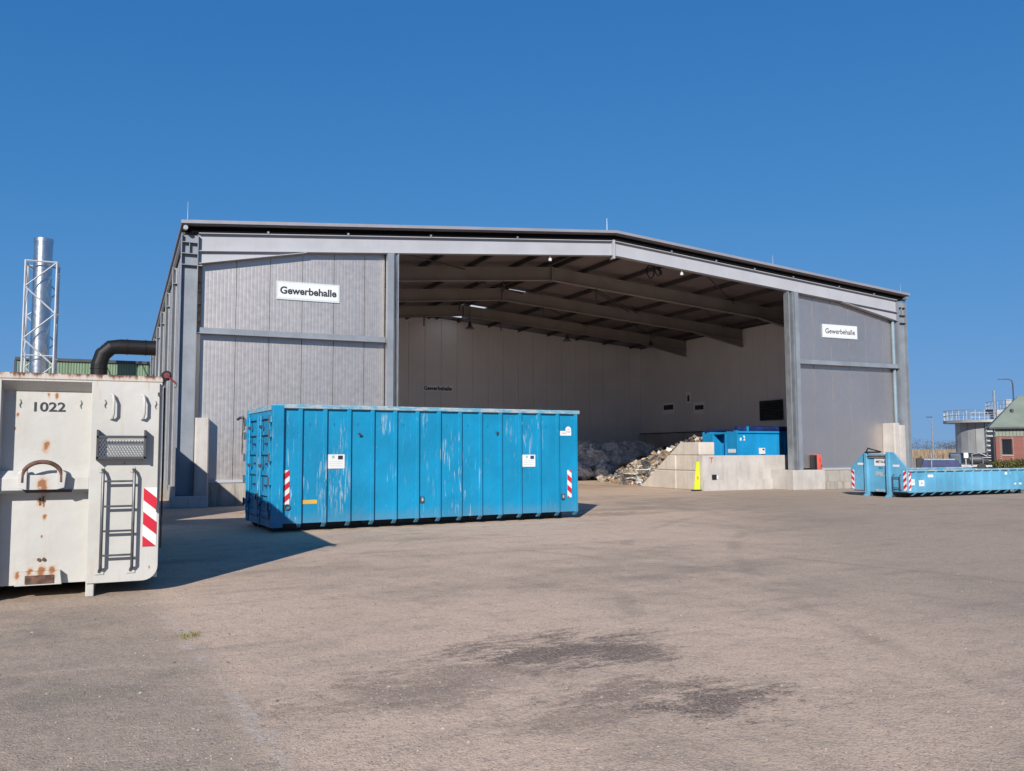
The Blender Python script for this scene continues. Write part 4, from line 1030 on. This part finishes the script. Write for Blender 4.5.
def railing(parent, c, r, z, n, a0=0, a1=2*math.pi):
    pts = lambda zz: [(c[0]+r*math.cos(a0+(a1-a0)*k/n), c[1]+r*math.sin(a0+(a1-a0)*k/n), zz) for k in range(n+1)]
    for h in (.55, 1.1): MB().tube(pts(z+h), .035, 5).build('handrail', M['gal'], parent)
    for p in pts(z): MB().tube([p, (p[0], p[1], z+1.1)], .03, 5).build('railing_post', M['gal'], parent)
tx, ty = base(988, 96)
tk = thing('round_tank', 'grey round sludge tank with railed walkway and stair left of the brick building', 'tank', (tx, ty, 0), -.87)
for k in range(22):
    a0, a1 = 2*math.pi*k/22, 2*math.pi*(k+1)/22
    p = lambda a, r: (r*math.cos(a), r*math.sin(a))
    MB().prism([p(a0+.008, 3.2), p(a1-.008, 3.2), p(a1-.008, 3.1), p(a0+.008, 3.1)], 2, 1.2, 4.55).build('shell_panel', M['tank'], tk)
MB().tube([(0,0,0), (0,0,4.5)], 3.05, 32).build('tank_core', M['darkgrey'], tk, True)
MB().tube([(0,0,4.56), (0,0,4.84)], 4.4, 32).build('walkway_deck', M['tank'], tk, True)
railing(tk, (0,0), 4.3, 4.84, 30)
MB().tube([(.6,-3.3,0), (.6,-3.3,8.0)], .13, 8).build('mast', M['gal'], tk); MB().tube([(-.3,-3.3,0), (-.3,-3.3,5.0)], .08, 8).build('stair_mast', M['gal'], tk)
for k in range(9): B('stair_step', M['gal'], tk, -.25, .55, -3.9, -3.3, .4+k*.52, .45+k*.52)
for x in (1.2, 2.1): MB().tube([(x,-3.5,0), (x,-3.5,4.6)], .06, 8).build('stair_post', M['gal'], tk)
for k in range(4): B('stair_landing', M['gal'], tk, .6, 2.2, -4.2, -3.5, .9+k*1.2, .98+k*1.2)
B('tank_hatch', M['tank'], tk, .9, 2.0, -1.5, .3, 4.85, 6.0, .05)
t2x, t2y = base(1034, 125)
t2 = thing('round_tank', 'taller dark rimmed tank with railings behind the brick building roof', 'tank', (t2x, t2y, 0), -.9)
MB().tube([(0,0,0), (0,0,6.9)], 5.4, 32).build('tank_shell', M['tank'], t2, True); MB().tube([(0,0,6.91), (0,0,7.5)], 6.0, 32).build('walkway_deck', M['darkgrey'], t2, True)
railing(t2, (0,0), 5.9, 7.5, 36)
B('tank_hatch', M['tank'], t2, -3.4, -2.6, -2, -1, 7.51, 8.9, .05)
lx, ly = base(1016, 124)
lp_ = thing('gooseneck_lamp', 'gooseneck lamp above the tank walkway at the right edge', 'lamp', (lx, ly, 0), -.9)
MB().tube([(0,0,0), (0,0,11.0), (-.1,0,11.6), (-.45,0,11.85), (-1.3,0,11.9)], [.10,.09,.08,.07,.07], 8).build('lamp_arm', M['darkgrey'], lp_, True); B('lamp_head', M['darkgrey'], lp_, -1.9, -1.2, -.15, .15, 11.8, 11.93)
sx_, sy_ = base(933, 85)
sl_ = thing('street_lamp', 'thin grey street lamp between the hall and the round tank', 'street lamp', (sx_, sy_, 0), -.85)
MB().tube([(0,0,0), (0,0,4.8)], [.09,.05], 8).build('lamp_pole', M['gal'], sl_, True); B('lamp_head', M['blue_note'], sl_, -.50, .06, -.12, .12, 4.80, 4.90)
s2x, s2y = base(931, 55)
pl_ = thing('marker_pole', 'thin grey pole rising behind the low blue container', 'pole', (s2x, s2y, 0)); MB().tube([(0,0,0), (0,0,1.35)], .035, 6).build('pole', M['gal'], pl_)
# navy low container and pump set far right
nx, ny = base(919, 62)
nv = thing('navy_skip', 'dark navy low skip with pale rim beyond the low blue container', 'skip', (nx, ny, 0), -.8)
nb = MB(); nb.prism([(0, .15), (.25, .85), (2.5, .85), (2.75, .15)], 1, 0, 1.6); nb.build('skip_body', M['navy'], nv, bevel=.02)
B('skip_rim', M['rail'], nv, .3, 2.3, -.02, 1.62, .86, .93); B('skip_end', M['black'], nv, -.15, .24, .2, 1.4, .3, .98)
mx, my = base(949, 64)
pm = thing('pump_trailer', 'blue grey pump trailer with white cabinet below the round tank', 'trailer', (mx, my, 0), -.85)
slate = paint('slate_blue', (.07,.11,.18), .5, var=.3)
B('engine_cover', slate, pm, 0, .80, 0, 1.0, .45, 1.30, .10); B('cover_lid', slate, pm, .05, .75, .05, .95, 1.302, 1.38, .03)
for k in range(4): B('vent_slat', M['darkgrey'], pm, .12+k*.15, .20+k*.15, -.012, -.001, .7, 1.1)
B('cabinet', M['signwhite'], pm, .95, 1.27, -.05, .5, .95, 1.36, .05); B('cabinet_post', M['gal'], pm, 1.07, 1.13, .1, .16, .45, .948)
MB().tube([(1.35, .45, .85), (2.6, .45, .85)], .36, 18).build('pressure_vessel', M['darkgrey'], pm, True)
MB().tube([(1.5, .0, .45), (1.5, .0, 1.25), (2.0, .1, 1.35), (2.5, .1, 1.1)], .05, 8).build('pipe', M['gal'], pm, True)
MB().tube([(2.2, -.05, .4), (2.2, -.05, 1.0), (2.75, -.05, 1.0)], .04, 8).build('pipe', M['gal'], pm, True)
B('chassis', M['gal'], pm, -.2, 2.8, .1, 1.0, .32, .44)
for x in (.5, 2.1): MB().tube([(x,-.12,.3), (x,.08,.3)], .3, 16).build('wheel', M['black'], pm, True)

# leaf cloud helper for shrubs and trees
def leaves(mb, c, rx, ry, rz, n, size, rnd, mats):
    for k in range(n):
        d = Vector((rnd.gauss(0,1), rnd.gauss(0,1), rnd.gauss(0,1))).normalized()*(rnd.random()**.4)
        p = Vector(c)+Vector((d.x*rx, d.y*ry, d.z*rz)); a = Vector((rnd.uniform(-1,1), rnd.uniform(-1,1), rnd.uniform(-1,1))).normalized()
        b = a.cross(Vector((rnd.uniform(-1,1), rnd.uniform(-1,1), rnd.uniform(-1,1)))).normalized(); s = size*rnd.uniform(.6, 1.3)
        mb.add([p-a*s, p+b*s*.55, p+a*s, p-b*s*.55], [(0,1,2,3)], rnd.randrange(mats))
leafm = [paint('leaf_a', (.075,.12,.025), .6, var=.3, scale=3), paint('leaf_b', (.12,.14,.03), .6, var=.3, scale=3), paint('leaf_c', (.16,.11,.04), .6, var=.3, scale=3)]
hx, hy = base(986, 66)
he = thing('hedge', 'low ragged green brown hedge in front of the brick building', 'hedge', (hx, hy, 0), -.88)
hm = MB(); R3 = random.Random(3)
for k in range(26):
    x = .2+k*.33; h = .55+.28*min(1, k/6)+.1*R3.uniform(-1, 1); leaves(hm, (x, R3.uniform(-.3, .3), h*.62), .42, .6, h*.62, 330, .07, R3, 3)
hm.build('foliage', leafm, he)
sm_ = MB()
for k in range(26): sm_.tube([(.2+k*.33, 0, 0), (.25+k*.33, .1, .6)], [.03, .012], 5)
sm_.build('stems', WM[1], he)
# dry reeds and far trees beyond the yard
rm_ = [paint('reed_a', (.34,.25,.16), .8, var=.25), paint('reed_b', (.25,.18,.12), .8, var=.25)]
rd_ = MB(); R4 = random.Random(9)
for k in range(16000):
    d = R4.uniform(150, 240); th = YAW+R4.uniform(.30, .75); x, y = d*math.sin(th), d*math.cos(th); h = R4.uniform(.7, 1.75)
    tx_, ty_ = math.cos(th)*.05, -math.sin(th)*.05; lx_ = R4.uniform(-.3, .3)
    rd_.add([(x-tx_, y-ty_, 0), (x+tx_, y+ty_, 0), (x+tx_*.6+lx_*math.cos(th), y+ty_*.6, h), (x-tx_*.6+lx_*math.cos(th), y-ty_*.6, h)], [(0,1,2,3)], R4.randrange(2))
tag(rd_.build('dry_reeds', rm_), 'belt of tan dry reeds beyond the yard', None, None, 'stuff')
tl = MB(); tmat = [paint('haze_tree_a', (.10,.115,.13), .9, var=.2), paint('far_tree_b', (.13,.125,.12), .9, var=.2)]  # grey-blue tint stands in for haze over the distance
for k in range(190):
    d = R4.uniform(380, 520); th = YAW+R4.uniform(-.35, .8); x, y = d*math.sin(th), d*math.cos(th); h = R4.uniform(3.6, 6.8)*(1.3 if R4.random() < .1 else 1)
    tl.tube([(x, y, 0), (x, y, h*.7)], .2, 4); leaves(tl, (x, y, h*.62), h*1.1, h*1.1, h*.42, 230, .24, R4, 2)
tag(tl.build('tree_line', tmat), 'far dark line of bare trees along the horizon', None, None, 'stuff')
